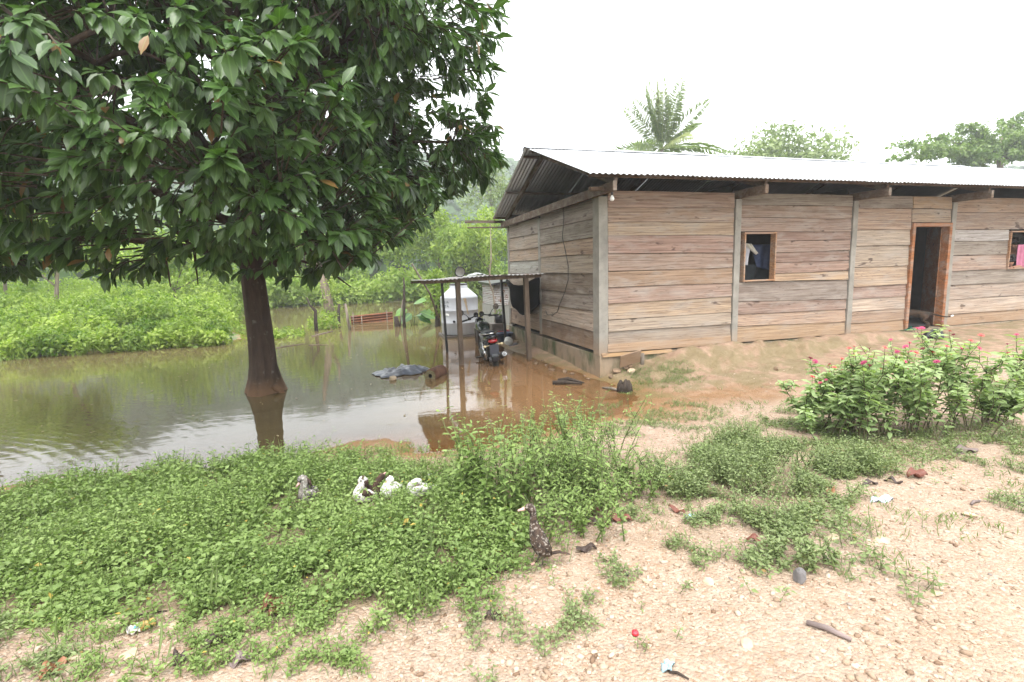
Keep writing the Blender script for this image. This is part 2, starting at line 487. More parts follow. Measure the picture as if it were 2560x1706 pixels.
POLY_H = dp((2290,1085),(2400,1075),(2400,1150),(2330,1140))
POLY_I = dp((1380,955),(1440,930),(1560,925),(1680,950),(1660,985),(1560,1000),(1480,1020),(1420,1000))
POLY_J = dp((800,1075),(870,1058),(930,1060),(1010,1080),(1000,1105),(880,1110))

def m_ground():
    m, t, b = mat('gravel_and_mud')
    p = pos(t)
    sx = N(t, 'ShaderNodeSeparateXYZ'); t.links.new(p, sx.inputs[0])
    at = N(t, 'ShaderNodeAttribute', attribute_name='tint')
    sp = N(t, 'ShaderNodeSeparateColor'); t.links.new(at.outputs['Color'], sp.inputs[0])
    big = noise(t, p, .9, 5, .6); mid = noise(t, p, 7, 5, .65); fin = noise(t, p, 45, 4, .7)
    vor = N(t, 'ShaderNodeTexVoronoi'); vor.inputs['Scale'].default_value = 62; t.links.new(p, vor.inputs['Vector'])
    vor2 = N(t, 'ShaderNodeTexVoronoi'); vor2.inputs['Scale'].default_value = 95; t.links.new(p, vor2.inputs['Vector'])
    gr = mix(t, ramp(t, mid, (.3, 0.0), (.7, 1.0)), (.28, .20, .148), (.375, .288, .222))
    gr = mix(t, ramp(t, big, (.35, 0.0), (.7, .6)), gr, (.34, .235, .16))
    vsep = N(t, 'ShaderNodeSeparateColor'); t.links.new(vor.outputs['Color'], vsep.inputs[0])
    gr = mix(t, ramp(t, vsep.outputs[0], (.55, 0.0), (1.0, .55)), gr, (.47, .39, .305))
    gr = mix(t, ramp(t, vsep.outputs[1], (.7, 0.0), (1.0, .5)), gr, (.25, .14, .07))
    # earth near the house, redder and finer
    mud = mix(t, ramp(t, mid, (.3, 0.0), (.7, 1.0)), (.23, .145, .095), (.36, .25, .178))
    fm = math_(t, 'ADD', sp.outputs[1], math_(t, 'MULTIPLY', math_(t, 'SUBTRACT', big, .5), .5))
    col = mix(t, ramp(t, fm, (.35, 0.0), (.65, 1.0)), gr, mud)
    # wet margin just above the water
    wz = math_(t, 'ADD', sx.outputs[2], math_(t, 'MULTIPLY', math_(t, 'SUBTRACT', mid, .5), .05))
    wet = ramp(t, math_(t, 'ADD', wz, .5), (.51, 1.0), (.56, 0.0))
    col = mix(t, wet, col, mix(t, mid, (.20, .105, .045), (.26, .145, .065)))
    soil = mix(t, mid, (.13, .10, .055), (.22, .165, .10))
    col = mix(t, ramp(t, math_(t, 'ADD', sp.outputs[0], math_(t, 'MULTIPLY', math_(t, 'SUBTRACT', mid, .5), .6)), (.3, 0.0), (.8, .8)), col, soil)
    grass = mix(t, mid, (.07, .12, .03), (.12, .17, .05))
    col = mix(t, sp.outputs[2], col, grass)
    moss = ramp(t, math_(t, 'MULTIPLY', noise(t, p, 3.2, 5), fm), (.40, 0.0), (.55, .5))
    col = mix(t, moss, col, (.12, .12, .045))
    t.links.new(col, b.inputs['Base Color'])
    t.links.new(ramp(t, wet, (0, .9), (1, .32)), b.inputs['Roughness'])
    b.inputs['Specular IOR Level'].default_value = .3
    h = math_(t, 'ADD', math_(t, 'MULTIPLY', vor.outputs['Distance'], -1.2), math_(t, 'ADD', fin, math_(t, 'MULTIPLY', vor2.outputs['Distance'], -.5)))
    bump(t, b, h, .75, .014)
    return m

def grid_axis(lo, hi, step, far_lo, far_hi, g=1.16):
    a = list(np.arange(lo, hi + 1e-6, step)); s = step; x = lo; L = []
    while x > far_lo: s *= g; x -= s; L.append(x)
    s = step; x = a[-1]; H = []
    while x < far_hi: s *= g; x += s; H.append(x)
    return np.array(L[::-1] + a + H)
gx = grid_axis(-8.5, 9.0, .055, -380, 380); gyv = grid_axis(-7.2, 3.5, .055, -380, 380)
GX, GY = np.meshgrid(gx, gyv)
GZ = ground_h(GX, GY)
nx, ny = len(gx), len(gyv)
idx = np.arange(nx * ny).reshape(ny, nx)
quads = np.stack([idx[:-1, :-1], idx[:-1, 1:], idx[1:, 1:], idx[1:, :-1]], -1).reshape(-1, 4)
V = np.stack([GX, GY, GZ], -1).reshape(-1, 3)
px_, py_, dd = proj(V); near = (dd > .3) & (np.hypot(V[:, 0] + 3, V[:, 1] + 4) < 14)
soil = np.zeros(len(V)); 
for P_, s_ in ((POLY_A, 1.0), (POLY_B, .5), (POLY_C, .6), (POLY_D, .45), (POLY_E, .45), (POLY_G, .3), (POLY_A2, .4), (POLY_A3, .3)):
    soil = np.maximum(soil, np.where(near & inpoly(px_, py_, P_), s_, 0))
earth = sstep(-2.6, -1.2, V[:, 1] + .12 * (vn(V[:, 0], V[:, 1], .6, 5) - .5)) * sstep(-3, -1, V[:, 0])
far_g = sstep(6.5, 9, V[:, 1]) * np.where(V[:, 2] > .02, 1, 0); far_g = np.maximum(far_g, sstep(18, 30, np.hypot(V[:, 0], V[:, 1])))
gm = np_mesh('ground', V, None, quads, np.stack([soil, earth, far_g], -1), True)
tag(link('ground', gm, m_ground()), kind='structure')

# ---- flood water
def m_water():
    m, t, b = mat('muddy_flood_water')
    p = pos(t)
    at = N(t, 'ShaderNodeAttribute', attribute_name='tint')
    sp = N(t, 'ShaderNodeSeparateColor'); t.links.new(at.outputs['Color'], sp.inputs[0])
    n = noise(t, p, .5, 4)
    col = mix(t, sp.outputs[1], mix(t, n, (.095, .075, .035), (.135, .10, .05)), (.23, .125, .058))
    df = N(t, 'ShaderNodeBsdfDiffuse'); t.links.new(col, df.inputs['Color'])
    tp = N(t, 'ShaderNodeBsdfTransparent'); tp.inputs['Color'].default_value = (.92, .80, .62, 1)
    mx = N(t, 'ShaderNodeMixShader'); t.links.new(sp.outputs[0], mx.inputs[0]); t.links.new(tp.outputs[0], mx.inputs[1]); t.links.new(df.outputs[0], mx.inputs[2])
    gl = N(t, 'ShaderNodeBsdfGlossy'); gl.inputs['Roughness'].default_value = .015; gl.inputs['Color'].default_value = (.97, .97, .97, 1)
    fr = N(t, 'ShaderNodeFresnel'); fr.inputs['IOR'].default_value = 1.40
    bp = N(t, 'ShaderNodeBump'); bp.inputs['Strength'].default_value = .10; bp.inputs['Distance'].default_value = .02
    r1 = noise(t, mapping(t, p, (1.2, 3.0, 1)), 1.6, 3, .5); r2 = noise(t, mapping(t, p, (2.5, 9, 1)), 2.2, 2, .5)
    # rings spreading from the near left corner
    wv = N(t, 'ShaderNodeTexWave', wave_type='RINGS', rings_direction='Z')
    mp = N(t, 'ShaderNodeMapping'); mp.inputs['Location'].default_value = (9.6, 3.6, 0); t.links.new(p, mp.inputs['Vector']); t.links.new(mp.outputs[0], wv.inputs['Vector'])
    wv.inputs['Scale'].default_value = 2.6; wv.inputs['Distortion'].default_value = 3.5; wv.inputs['Detail'].default_value = 2; wv.inputs['Detail Scale'].default_value = .6
    ld = N(t, 'ShaderNodeVectorMath', operation='LENGTH'); t.links.new(mp.outputs[0], ld.inputs[0])
    fade = ramp(t, math_(t, 'DIVIDE', ld.outputs['Value'], 10), (.25, .5), (.62, 0.0))
    h = math_(t, 'ADD', math_(t, 'ADD', math_(t, 'MULTIPLY', r1, .8), math_(t, 'MULTIPLY', r2, .25)), math_(t, 'MULTIPLY', wv.outputs['Fac'], fade))
    t.links.new(h, bp.inputs['Height'])
    for q in (gl, fr): t.links.new(bp.outputs[0], q.inputs['Normal'])
    m2 = N(t, 'ShaderNodeMixShader'); t.links.new(fr.outputs[0], m2.inputs[0]); t.links.new(mx.outputs[0], m2.inputs[1]); t.links.new(gl.outputs[0], m2.inputs[2])
    t.links.new(m2.outputs[0], t.nodes['Material Output'].inputs['Surface'])
    return m
wx = grid_axis(-8, 1.0, .1, -60, 40, 1.2); wy = np.r_[np.arange(-3.2, 6, .1), np.geomspace(6, 60, 40)]
WX, WY = np.meshgrid(wx, wy); n1, n2 = len(wx), len(wy)
wi = np.arange(n1 * n2).reshape(n2, n1)
dep = np.clip(-ground_h(WX, WY), 0, 1).ravel()
Vw = np.stack([WX, WY, np.zeros_like(WX)], -1).reshape(-1, 3)
turb = 1 - np.exp(-dep * 16); brown = np.clip(sstep(-3.6, -1.0, Vw[:, 0]) * (1 - sstep(2.5, 7, Vw[:, 1])), 0, 1)
wm = np_mesh('flood_water', Vw, None, np.stack([wi[:-1, :-1], wi[:-1, 1:], wi[1:, 1:], wi[1:, :-1]], -1).reshape(-1, 4), np.stack([turb, brown, brown], -1), True)
tag(link('flood_water', wm, m_water()), kind='structure')

# ---- wooded hills all round the back
def hill_top(az):
    return np.interp(az, [-95, -70, -45, -20, -2, 10, 22, 30, 40, 60, 95], [10, 12, 12.4, 12, 10.8, 7.0, 5.6, 5.4, 5.6, 5.6, 5])
FA = math.degrees(math.atan2(.292, .956))
az = np.linspace(-95, 95, 300); rr = np.concatenate([np.linspace(46, 250, 70), np.linspace(255, 330, 10)])
AZ, RR = np.meshgrid(az, rr)
def hill_z(AZ, RR):
    top = 250 * np.tan(np.radians(hill_top(AZ))) * (.93 + .14 * vn(AZ, AZ * 0, 6, 2))
    f = sstep(44, 262, RR) ** 1.15
    z = top * f
    a = np.radians(AZ + FA)
    x = CAM[0] + RR * np.sin(a); y = CAM[1] + RR * np.cos(a)
    z = z + (vn(x, y, 35, 4) - .5) * 14 * f + (vn(x, y, 9, 6) - .5) * 3.5 * sstep(50, 80, RR)
    return x, y, z + .45
hx, hy, hz = hill_z(AZ, RR)
hi = np.arange(hx.size).reshape(hx.shape)
def m_hill():
    m, t, b = mat('forest_floor'); p = pos(t)
    t.links.new(mix(t, noise(t, p, .12, 5), (.025, .05, .018), (.06, .1, .035)), b.inputs['Base Color'])
    b.inputs['Roughness'].default_value = .95; b.inputs['Specular IOR Level'].default_value = .1
    return m
hm = np_mesh('hills', np.stack([hx, hy, hz], -1).reshape(-1, 3), None, np.stack([hi[:-1, :-1], hi[:-1, 1:], hi[1:, 1:], hi[1:, :-1]], -1).reshape(-1, 4), None, True)
tag(link('hills', hm, m_hill()), kind='structure')

L_far = m_leaf('far_forest_leaves', (.03, .065, .02), (.075, .125, .04), rough=.6, trans=.2, spec=.2)
def forest():
    rng = np.random.default_rng(5); n = 4200
    A = rng.uniform(-70, 62, n); Rr = 52 + 210 * rng.random(n) ** .75
    x, y, z = hill_z(A, Rr)
    s = rng.uniform(2.2, 4.4, n)
    k = 46
    d = rdir(n * k, rng); d[:, 2] = np.abs(d[:, 2]) * 1.1 - .25
    c = np.repeat(np.stack([x, y, z + s * .5], -1), k, 0); sr = np.repeat(s, k)
    P = c + d * sr[:, None] * rng.uniform(.65, 1.05, (n * k, 1))
    t = np.clip(np.repeat(rng.random(n) * .7, k) + rng.random(n * k) * .3, 0, .96)
    tang = np.cross(d, rdir(n * k, rng))
    return leaf_mesh('hill_forest', LEAF_S, P - unit(tang) * (sr * .3)[:, None], tang, d, sr * .62, sr * .55, .2, .2, tint=t)
tag(link('hill_forest', forest(), L_far), 'dense hazy forest covering the hillside behind the flooded yard', 'forest', kind='stuff')

# ---- rain haze: closed box round everything
hb = MB().box((-3, -3, 39), (830, 830, 82)).build('haze', None, origin=(-3, -3, -2))
hmn, ht, hbs = mat('rain_haze'); ht.nodes.remove(hbs)
pv = N(ht, 'ShaderNodeVolumePrincipled'); pv.inputs['Color'].default_value = (.93, .96, 1, 1); pv.inputs['Density'].default_value = .0018; pv.inputs['Anisotropy'].default_value = .2
ht.links.new(pv.outputs[0], ht.nodes['Material Output'].inputs['Volume'])
hb.data.materials.append(hmn)
tag(hb, kind='stuff')

# ================================================================== the plank house
WOOD = m_wood('weathered_planks')
FRAMEW = m_wood('red_brown_frame_wood', False, (.30, .125, .05))
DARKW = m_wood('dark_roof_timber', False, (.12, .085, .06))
CONC = m_concrete('grey_post_concrete', (.255, .24, .212), 0.0, .85, .45)
FOUND = m_concrete('foundation_render', (.27, .225, .17), .9, .5, .3)
GALV = m_metal('galvanised_sheet', (.60, .62, .64), 0, .42, .7)
BLACKM = m_plain('black_paint', (.012, .012, .014), .35, 0, .3)
house = empty('plank_house', (0, 0, 0), 'long weathered plank house with zinc roof standing at the flood edge', 'house')
C_PINK = (.28, .208, .168); C_TAN = (.31, .235, .175); C_GREY = (.235, .205, .175); C_RED = (.24, .166, .134); C_PALE = (.325, .27, .22); C_WHITE = (.40, .395, .37); C_DARK = (.155, .12, .095); C_ORNG = (.305, .222, .155)

def plank(a0, a1, zl, zr, c, axis='x', proud=0.0, th=.024, name='plank'):
    """one board; zl, zr = (bottom, top) at its two ends"""
    n = max(4, int(abs(a1 - a0) / .22)); vs = []
    ph = random.random() * 9; am = random.uniform(.002, .007)
    proud += random.uniform(-.003, .004); tl = -random.uniform(.005, .011)
    for i in range(n + 1):
        f = i / n; a = a0 + (a1 - a0) * f
        zb = zl[0] + (zr[0] - zl[0]) * f + .0025 + am * .6 * math.sin(ph + f * 5)
        zt = zl[1] + (zr[1] - zl[1]) * f - .0025 + am * .6 * math.sin(ph * 1.7 + f * 7)
        y0 = -proud + tl; y1 = -proud - tl; yb = th + .004
        vs += [(a, y0, zb), (a, y1, zt), (a, yb, zt), (a, yb, zb)]
    fs = []
    for i in range(n):
        o = i * 4
        for k in range(4): fs.append((o + k, o + 4 + k, o + 4 + (k + 1) % 4, o + (k + 1) % 4))
    fs += [(0, 1, 2, 3), (n * 4 + 3, n * 4 + 2, n * 4 + 1, n * 4)]
    xm, zm = (a0 + a1) / 2, (zl[0] + zl[1]) / 2
    vs = [(v[0] - xm, v[1], v[2] - zm) for v in vs]
    me = bpy.data.meshes.new(name); me.from_pydata(vs, [], fs); me.update()
    if axis == 'x':
        o = link(name, me, WOOD, house, (xm, 0, zm))
    else:
        o = link(name, me, WOOD, house, (0, xm, zm)); o.rotation_euler = (0, 0, -math.pi / 2)
    j = random.uniform(.9, 1.2); o.color = (c[0] * j, c[1] * j * random.uniform(.97, 1.03), c[2] * j, 1)
    return o
def rows(x0, x1, L, Rz, cols, axis='x', **k):
    for i in range(len(L) - 1):
        plank(x0, x1, (L[i + 1], L[i]), (Rz[i + 1], Rz[i]), cols[i % len(cols)], axis, **k)
# bay 1
rows(.15, 2.415, [2.83,2.58,2.37,2.18,1.91,1.64,1.40,1.15,.90,.72,.52], [2.83,2.59,2.37,2.16,1.88,1.64,1.39,1.17,.91,.71,.51],
     [C_PINK, C_TAN, C_TAN, C_RED, C_PINK, C_ORNG, C_PINK, C_TAN, C_PALE, C_GREY])
plank(.13, 2.405, (.40, .53), (.385, .515), C_ORNG, proud=.028)
o = plank(.02, 1.25, (.335, .395), (.325, .38), (.42, .27, .11), proud=.05)
# bay 2
rows(2.555, 4.915, [2.83,2.64,2.44,2.215], [2.83,2.64,2.43,2.20], [C_GREY, C_PINK, C_PINK])
rows(3.275, 4.915, [2.21,2.06,1.87,1.70,1.52,1.385], [2.20,2.06,1.87,1.70,1.52,1.36], [C_RED, C_PINK, C_RED, C_RED, C_ORNG])
rows(2.555, 4.915, [1.392,1.08,.86,.66,.385], [1.355,1.01,.83,.60,.38], [C_GREY, C_PINK, C_TAN, C_ORNG])
# bay 3
rows(5.055, 6.365, [2.83,2.61,2.23,1.95,1.57,1.22,1.0,.77,.56,.37], [2.83,2.61,2.23,1.95,1.57,1.23,1.01,.77,.56,.36], [C_GREY, C_TAN, C_PALE, C_PALE, C_TAN, C_PINK, C_PALE, C_TAN, C_ORNG])
plank(6.38, 7.39, (2.61, 2.83), (2.61, 2.83), C_ORNG); plank(6.38, 7.39, (2.36, 2.605), (2.36, 2.605), C_TAN)
# bay 4
z4 = [2.83,2.55,2.22,2.0,1.73,1.43,1.16,.88,.59,.37]; c4 = [C_TAN, C_PINK, C_WHITE, C_GREY, C_PINK, C_GREY, C_PALE, C_PALE, C_ORNG]
for i in range(9):
    x1 = 9.09 if 2 <= i <= 4 else 9.885
    plank(7.53, x1, (z4[i + 1], z4[i]), (z4[i + 1], z4[i]), c4[i])
    if 2 <= i <= 4: plank(9.77, 9.885, (z4[i + 1], z4[i]), (z4[i + 1], z4[i]), c4[i])
rows(10.015, 12.33, [2.83,2.5,2.2,1.9,1.6,1.3,1.0,.7,.37], [2.83,2.5,2.2,1.9,1.6,1.3,1.0,.7,.37], [C_TAN, C_GREY, C_PINK])
# left end wall
rows(.195, 2.5, [2.73,2.46,2.17,1.93,1.62,1.30,1.03,.72,.415], [2.73,2.44,2.16,1.91,1.62,1.29,1.03,.72,.415], [C_GREY, C_GREY, C_TAN, C_PALE, C_DARK, C_GREY, C_PALE, C_DARK], axis='y')
rows(2.63, 4.59, [2.71,2.42,2.14,1.89,1.62,1.25,1.01,.79,.455], [2.71,2.40,2.13,1.88,1.62,1.26,1.01,.79,.455], [C_GREY, C_PALE, C_TAN, C_WHITE, C_PALE, C_GREY, C_PALE, C_PINK], axis='y')
# concrete posts
def post(x0, x1, y0, y1, z0, z1, nm='post'):
    b = MB()
    n = 5; vs = []
    for i in range(n + 1):
        z = z0 + (z1 - z0) * i / n; j = lambda: random.uniform(-.003, .003)
        vs += [(x0 + j(), y0 + j(), z), (x1 + j(), y0 + j(), z), (x1 + j(), y1 + j(), z), (x0 + j(), y1 + j(), z)]
    fs = [(i * 4 + k, i * 4 + (k + 1) % 4, i * 4 + 4 + (k + 1) % 4, i * 4 + 4 + k) for i in range(n) for k in range(4)]
    fs += [(3, 2, 1, 0), (n * 4, n * 4 + 1, n * 4 + 2, n * 4 + 3)]
    b.add(vs, fs); return b.build(nm, CONC, house, bevel=.006)
post(-.012, .14, -.016, .19, .36, 2.74)
for x in (2.485, 4.985, 7.457, 9.95, 12.4): post(x - .057, x + .057, -.022, .12, .2, 2.73)
post(-.012, .1, 2.51, 2.62, .40, 2.68); post(-.012, .1, 4.6, 4.72, .40, 2.68)
# foundation
MB().box((6.24, 2.36, -.04), (12.5, 4.78, .80)).build('foundation', FOUND, house)
# (its top forms the floor) added inner partitions that block light, and rear wall
SHADE_DARK = m_plain('shade_dark_boards', (.035, .032, .034), .9, 0, .3, 6)  # near-black colour paints the indoor shade onto walls and floor
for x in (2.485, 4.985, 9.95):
    MB().box((x, 2.4, 1.67), (.03, 4.5, 2.6)).build('light_block_partition', SHADE_DARK, house)
MB().box((6.2, 4.66, 1.665), (12.3, .03, 2.62)).build('rear_wall', SHADE_DARK, house)
MB().add([(12.42, .13, .35), (12.42, 4.64, .35), (12.42, 4.64, 2.95), (12.42, 2.3, 3.8), (12.42, .13, 3.1), (12.45, .13, .35), (12.45, 4.64, .35), (12.45, 4.64, 2.95), (12.45, 2.3, 3.8), (12.45, .13, 3.1)], [(0, 1, 2, 3, 4), (9, 8, 7, 6, 5), (0, 5, 6, 1), (1, 6, 7, 2), (2, 7, 8, 3), (3, 8, 9, 4), (4, 9, 5, 0)]).build('end_wall', SHADE_DARK, house)
MB().box((6.2, 2.4, .368), (12.2, 4.4, .014)).build('floor', SHADE_DARK, house)  # thin dark sheet over the foundation top, indoor shade put into its colour
# door frame and open leaf
df = MB()
df.beam((6.405, .02, .37), (6.405, .02, 2.35), .07, .13, (0, 1, 0)).beam((7.36, .02, .37), (7.36, .02, 2.35), .07, .13, (0, 1, 0)).beam((6.442, .02, 2.315), (7.323, .02, 2.315), .13, .07)
df.build('door_frame', FRAMEW, house, bevel=.004)
dl = MB()
h0 = Vector((7.33, .09, 0)); dv = Vector((.66, .75, 0)).normalized()
dl.beam(h0 + Vector((0, 0, 1.345)), h0 + dv * .84 + Vector((0, 0, 1.345)), .035, 1.92)
dleaf = dl.build('door', FRAMEW, house, bevel=.004)
# window frames
def window(x0, x1, z0, z1, nm='window_frame'):
    b = MB(); w_ = .026; yc = .02; dpt = .115
    b.beam((x0, yc, z0), (x0, yc, z1), w_, dpt, (0, 1, 0)).beam((x1, yc, z0), (x1, yc, z1), w_, dpt, (0, 1, 0))
    b.beam((x0 + .018, yc, z1 - .016), (x1 - .018, yc, z1 - .016), dpt, w_).beam((x0 + .018, yc, z0 + .016), (x1 - .018, yc, z0 + .016), dpt + .01, w_)
    o = b.build(nm, WOOD, house, bevel=.003); o.color = (.36, .21, .12, 1)
window(2.625, 3.25, 1.395, 2.205); window(9.108, 9.755, 1.425, 2.19)
# tie beams, rafters, purlins
RIDGE = (2.3, 3.93); EF = (-.66, 2.93); EB = (5.0, 2.90)
def roof_z(y): return np.interp(y, [EF[0], RIDGE[0], EB[0]], [EF[1], RIDGE[1], EB[1]])
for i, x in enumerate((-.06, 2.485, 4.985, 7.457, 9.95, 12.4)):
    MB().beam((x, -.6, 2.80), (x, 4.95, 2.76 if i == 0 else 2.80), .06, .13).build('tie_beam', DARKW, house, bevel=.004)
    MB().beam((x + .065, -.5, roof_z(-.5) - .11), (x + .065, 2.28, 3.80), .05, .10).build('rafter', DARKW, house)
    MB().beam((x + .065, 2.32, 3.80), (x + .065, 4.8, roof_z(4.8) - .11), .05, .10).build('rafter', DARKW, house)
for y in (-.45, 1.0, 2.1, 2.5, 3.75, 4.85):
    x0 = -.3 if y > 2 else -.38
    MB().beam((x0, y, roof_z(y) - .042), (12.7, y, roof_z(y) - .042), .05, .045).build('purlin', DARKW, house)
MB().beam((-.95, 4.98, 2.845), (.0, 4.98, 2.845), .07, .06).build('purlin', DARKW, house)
MB().tube([(-.95, 4.74, 2.69), (.2, 4.74, 2.70)], .018, 6).build('pole', DARKW, house)
MB().beam((-.35, -.42, 2.78), (.02, -.3, 2.80), .05, .05).build('pole', DARKW, house)
# roofing sheets, corrugated along the slope
PER = .08; AMP = .0095
def sheet_mesh(x0, nper, y0, z0, y1, z1, skew0=0, skew1=0, rows_=4, lift=0, sag=0):
    m_ = nper * 8 + 1; vs = []
    for j in range(rows_ + 1):
        f = j / rows_
        for i in range(m_):
            x = i * PER / 8; k = max(0, 1 - x / (nper * PER))
            xx = x0 + x + (skew0 * (1 - f) + skew1 * f) * k
            vs.append((xx, y0 + (y1 - y0) * f, z0 + (z1 - z0) * f + AMP * math.cos(2 * math.pi * (x0 + x) / PER) + lift + sag * math.sin(f * math.pi)))
    fs = [(j * m_ + i, j * m_ + i + 1, (j + 1) * m_ + i + 1, (j + 1) * m_ + i) for j in range(rows_) for i in range(m_ - 1)]
    me = bpy.data.meshes.new('roof_sheet'); me.from_pydata(vs, [], fs); me.update()
    me.polygons.foreach_set('use_smooth', [True] * len(me.polygons)); return me
ns = 17
for i in range(ns):
    x0 = -.4 + i * .8; lf = .0025 * (i % 2) + random.uniform(0, .001)
    jf = random.uniform(-.012, .012) if i else 0
    place('roof_sheet', sheet_mesh(x0, 10, EF[0] + jf, EF[1] + .012, RIDGE[0] + .04, RIDGE[1] + .012, -.10 if i == 0 else 0, .05 if i == 0 else 0, lift=lf), GALV, house)
    place('roof_sheet', sheet_mesh(x0, 10, RIDGE[0] - .04, RIDGE[1] - .002, EB[0], EB[1] + .01, .05 if i == 0 else 0, .13 if i == 0 else 0, lift=lf), GALV, house)
for i in range(7):
    x0 = -.36 + i * 1.93; b = MB(); w2 = .14; zr = RIDGE[1] + .021 + .003 * (i % 2) - (.03 if i > 5 else 0)
    b.add([(x0, RIDGE[0] - w2, zr - w2 * .33), (x0 + 1.97, RIDGE[0] - w2, zr - w2 * .33), (x0, RIDGE[0], zr + .008), (x0 + 1.97, RIDGE[0], zr + .008), (x0, RIDGE[0] + w2, zr - w2 * .37), (x0 + 1.97, RIDGE[0] + w2, zr - w2 * .37)], [(0, 1, 3, 2), (2, 3, 5, 4)])
    b.build('ridge_cap', GALV, house)
# bulb under the corner eave
WHITEP = m_plain('white_plastic', (.72, .72, .70), .35, 0, .08)
bl = MB().lathe([(.001, .02), (.016, .02), (.018, 0), (.016, -.03), (.02, -.04)], (-.02, -.44, 2.735), 12).build('bulb_socket', m_plain('dark_bakelite', (.05, .04, .035), .5), house, True)
MB().lathe([(.012, -.04), (.018, -.055), (.03, -.08), (.031, -.095), (.022, -.115), (.001, -.122)], (-.02, -.44, 2.735), 14).build('light_bulb', WHITEP, house, True)
# cable on the left wall
cb = [gxp(1200 + a * .3955, 340 + b * .3955, -.035) for a, b in ((525, 415), (530, 520), (520, 640), (540, 730), (557, 820), (557, 910), (535, 990), (503, 1065), (490, 1110), (460, 1133), (425, 1132), (415, 1105))]
MB().tube(cb, .006, 6).build('cable', BLACKM, house, True)

# ================================================================== big tree standing in the water
BARK = m_plain('wet_bark', (.045, .03, .022), .8, 0, .45, 6, .3, .6)
def m_bark2(name, c):
    m, t, b = mat(name); o = objc(t)
    n = noise(t, mapping(t, o, (9, 9, 1.6)), 1.3, 6, .65, .4); n2 = noise(t, o, 14, 4)
    t.links.new(mix(t, ramp(t, n, (.3, 0.0), (.7, 1.0)), tuple(q * .45 for q in c), tuple(q * 1.3 for q in c)), b.inputs['Base Color'])
    b.inputs['Roughness'].default_value = .85; b.inputs['Specular IOR Level'].default_value = .25
    bump(t, b, math_(t, 'ADD', n, math_(t, 'MULTIPLY', n2, .4)), .8, .03); return m
TRUNKM = m_bark2('furrowed_dark_bark', (.062, .04, .029))
_t = TRUNKM.node_tree; _b = _t.nodes['Principled BSDF']; _c = _b.inputs['Base Color'].links[0].from_socket; _p = pos(_t)
_sx = N(_t, 'ShaderNodeSeparateXYZ'); _t.links.new(_p, _sx.inputs[0])
_c = mix(_t, ramp(_t, noise(_t, _p, 9, 5, .65), (.6, 0.0), (.7, .55)), _c, (.17, .165, .14))                         # lichen
_c = mix(_t, ramp(_t, math_(_t, 'ADD', _sx.outputs[2], math_(_t, 'MULTIPLY', noise(_t, _p, 7, 4), .3)), (.18, .75), (.42, 0.0)), _c, (.17, .095, .05))   # flood mud line
_t.links.new(_c, _b.inputs['Base Color'])
LEAF_T = m_leaf('glossy_dark_leaves', (.025, .060, .014), (.066, .125, .028), (.20, .11, .035), rough=.38, trans=.26, rib=.22, spec=.42)
tb = np.array([-4.93, 1.25, -.3])
tree = empty('shade_tree', tb, 'large dark green shade tree with thick trunk standing in the flood water', 'tree')
def trunk_mesh():
    b = MB(); n = 22; vs = []
    zs = [-.35, -.1, 0, .08, .2, .4, .8, 1.3, 1.7, 2.1, 2.6, 3.2, 3.9, 4.8, 6.0]
    rs = [.32, .295, .275, .25, .215, .19, .175, .164, .16, .165, .17, .15, .12, .08, .05]
    for z, r in zip(zs, rs):
        cx = -4.93 + .012 * math.sin(z * 2.3); cyy = 1.25 + .02 * z
        for k in range(n):
            a = 2 * math.pi * k / n
            fl = 1 + .16 * math.sin(a * 3 + .6 + z * .25) * (1 if z < .3 else .45) + .05 * math.sin(a * 7 + z * 2)
            vs.append((cx + r * fl * math.cos(a), cyy + r * fl * math.sin(a), z))
    fs = [(i * n + k, i * n + (k + 1) % n, (i + 1) * n + (k + 1) % n, (i + 1) * n + k) for i in range(len(zs) - 1) for k in range(n)]
    b.add(vs, fs)
    b.tube([(-4.78, 1.13, .09), (-4.68, 1.09, .03), (-4.6, 1.06, -.08)], [.06, .045, .025], 8)
    return b
trunk = trunk_mesh().build('trunk', TRUNKM, tree, True, origin=tb)
rngT = np.random.default_rng(21)
CC = np.array([-5.15, .75])                      # crown axis
PZ = [1.62, 1.75, 1.92, 2.1, 2.4, 2.8, 3.3, 3.9, 4.5, 5.0, 5.7, 6.5, 7.2, 7.8]
PR = [.9, 1.7, 2.4, 2.75, 3.05, 3.4, 3.65, 3.7, 3.55, 3.3, 2.85, 2.2, 1.4, .5]
def crown_r(z, th):
    base = np.interp(z, PZ, PR) * .95
    lob = 1 + .12 * np.sin(th * 3 + z * 2.1) + .09 * np.sin(th * 5 - z * 3.3) + .05 * np.sin(th * 8 + z * 5)
    left = 1 + .32 * np.clip(-np.cos(th), 0, 1) * sstep(5.0, 3.5, z)   # lower boughs reach further on the open side
    return base * lob * left
limbs = []                                       # polylines
lb = MB()
for k in range(26):
    th = k * 2.399 + .3; z0 = 1.75 + k * .16; z0 = min(z0, 5.6)
    zt = min(7.4, 1.75 + (k / 26) ** .85 * 5.6 + rngT.uniform(-.1, .25))
    rt = crown_r(zt, th) * .86
    p0 = np.array([-4.93, 1.25 + .02 * z0, z0])
    p3 = np.array([CC[0] + rt * math.cos(th), CC[1] + rt * math.sin(th), zt])
    P = []
    for f in np.linspace(0, 1, 9):
        q = p0 * (1 - f) + p3 * f; q[2] += math.sin(f * math.pi) * (.35 if zt > 3 else .22)
        q[:2] += .10 * np.array([math.sin(f * 7 + k), math.cos(f * 6 + k * 2)]) * f
        P.append(q)
    r0 = .065 if zt < 5 else .05
    lb.tube(P, [r0 * (1 - .78 * f) for f in np.linspace(0, 1, 9)], 7)
    limbs.append(np.array(P))
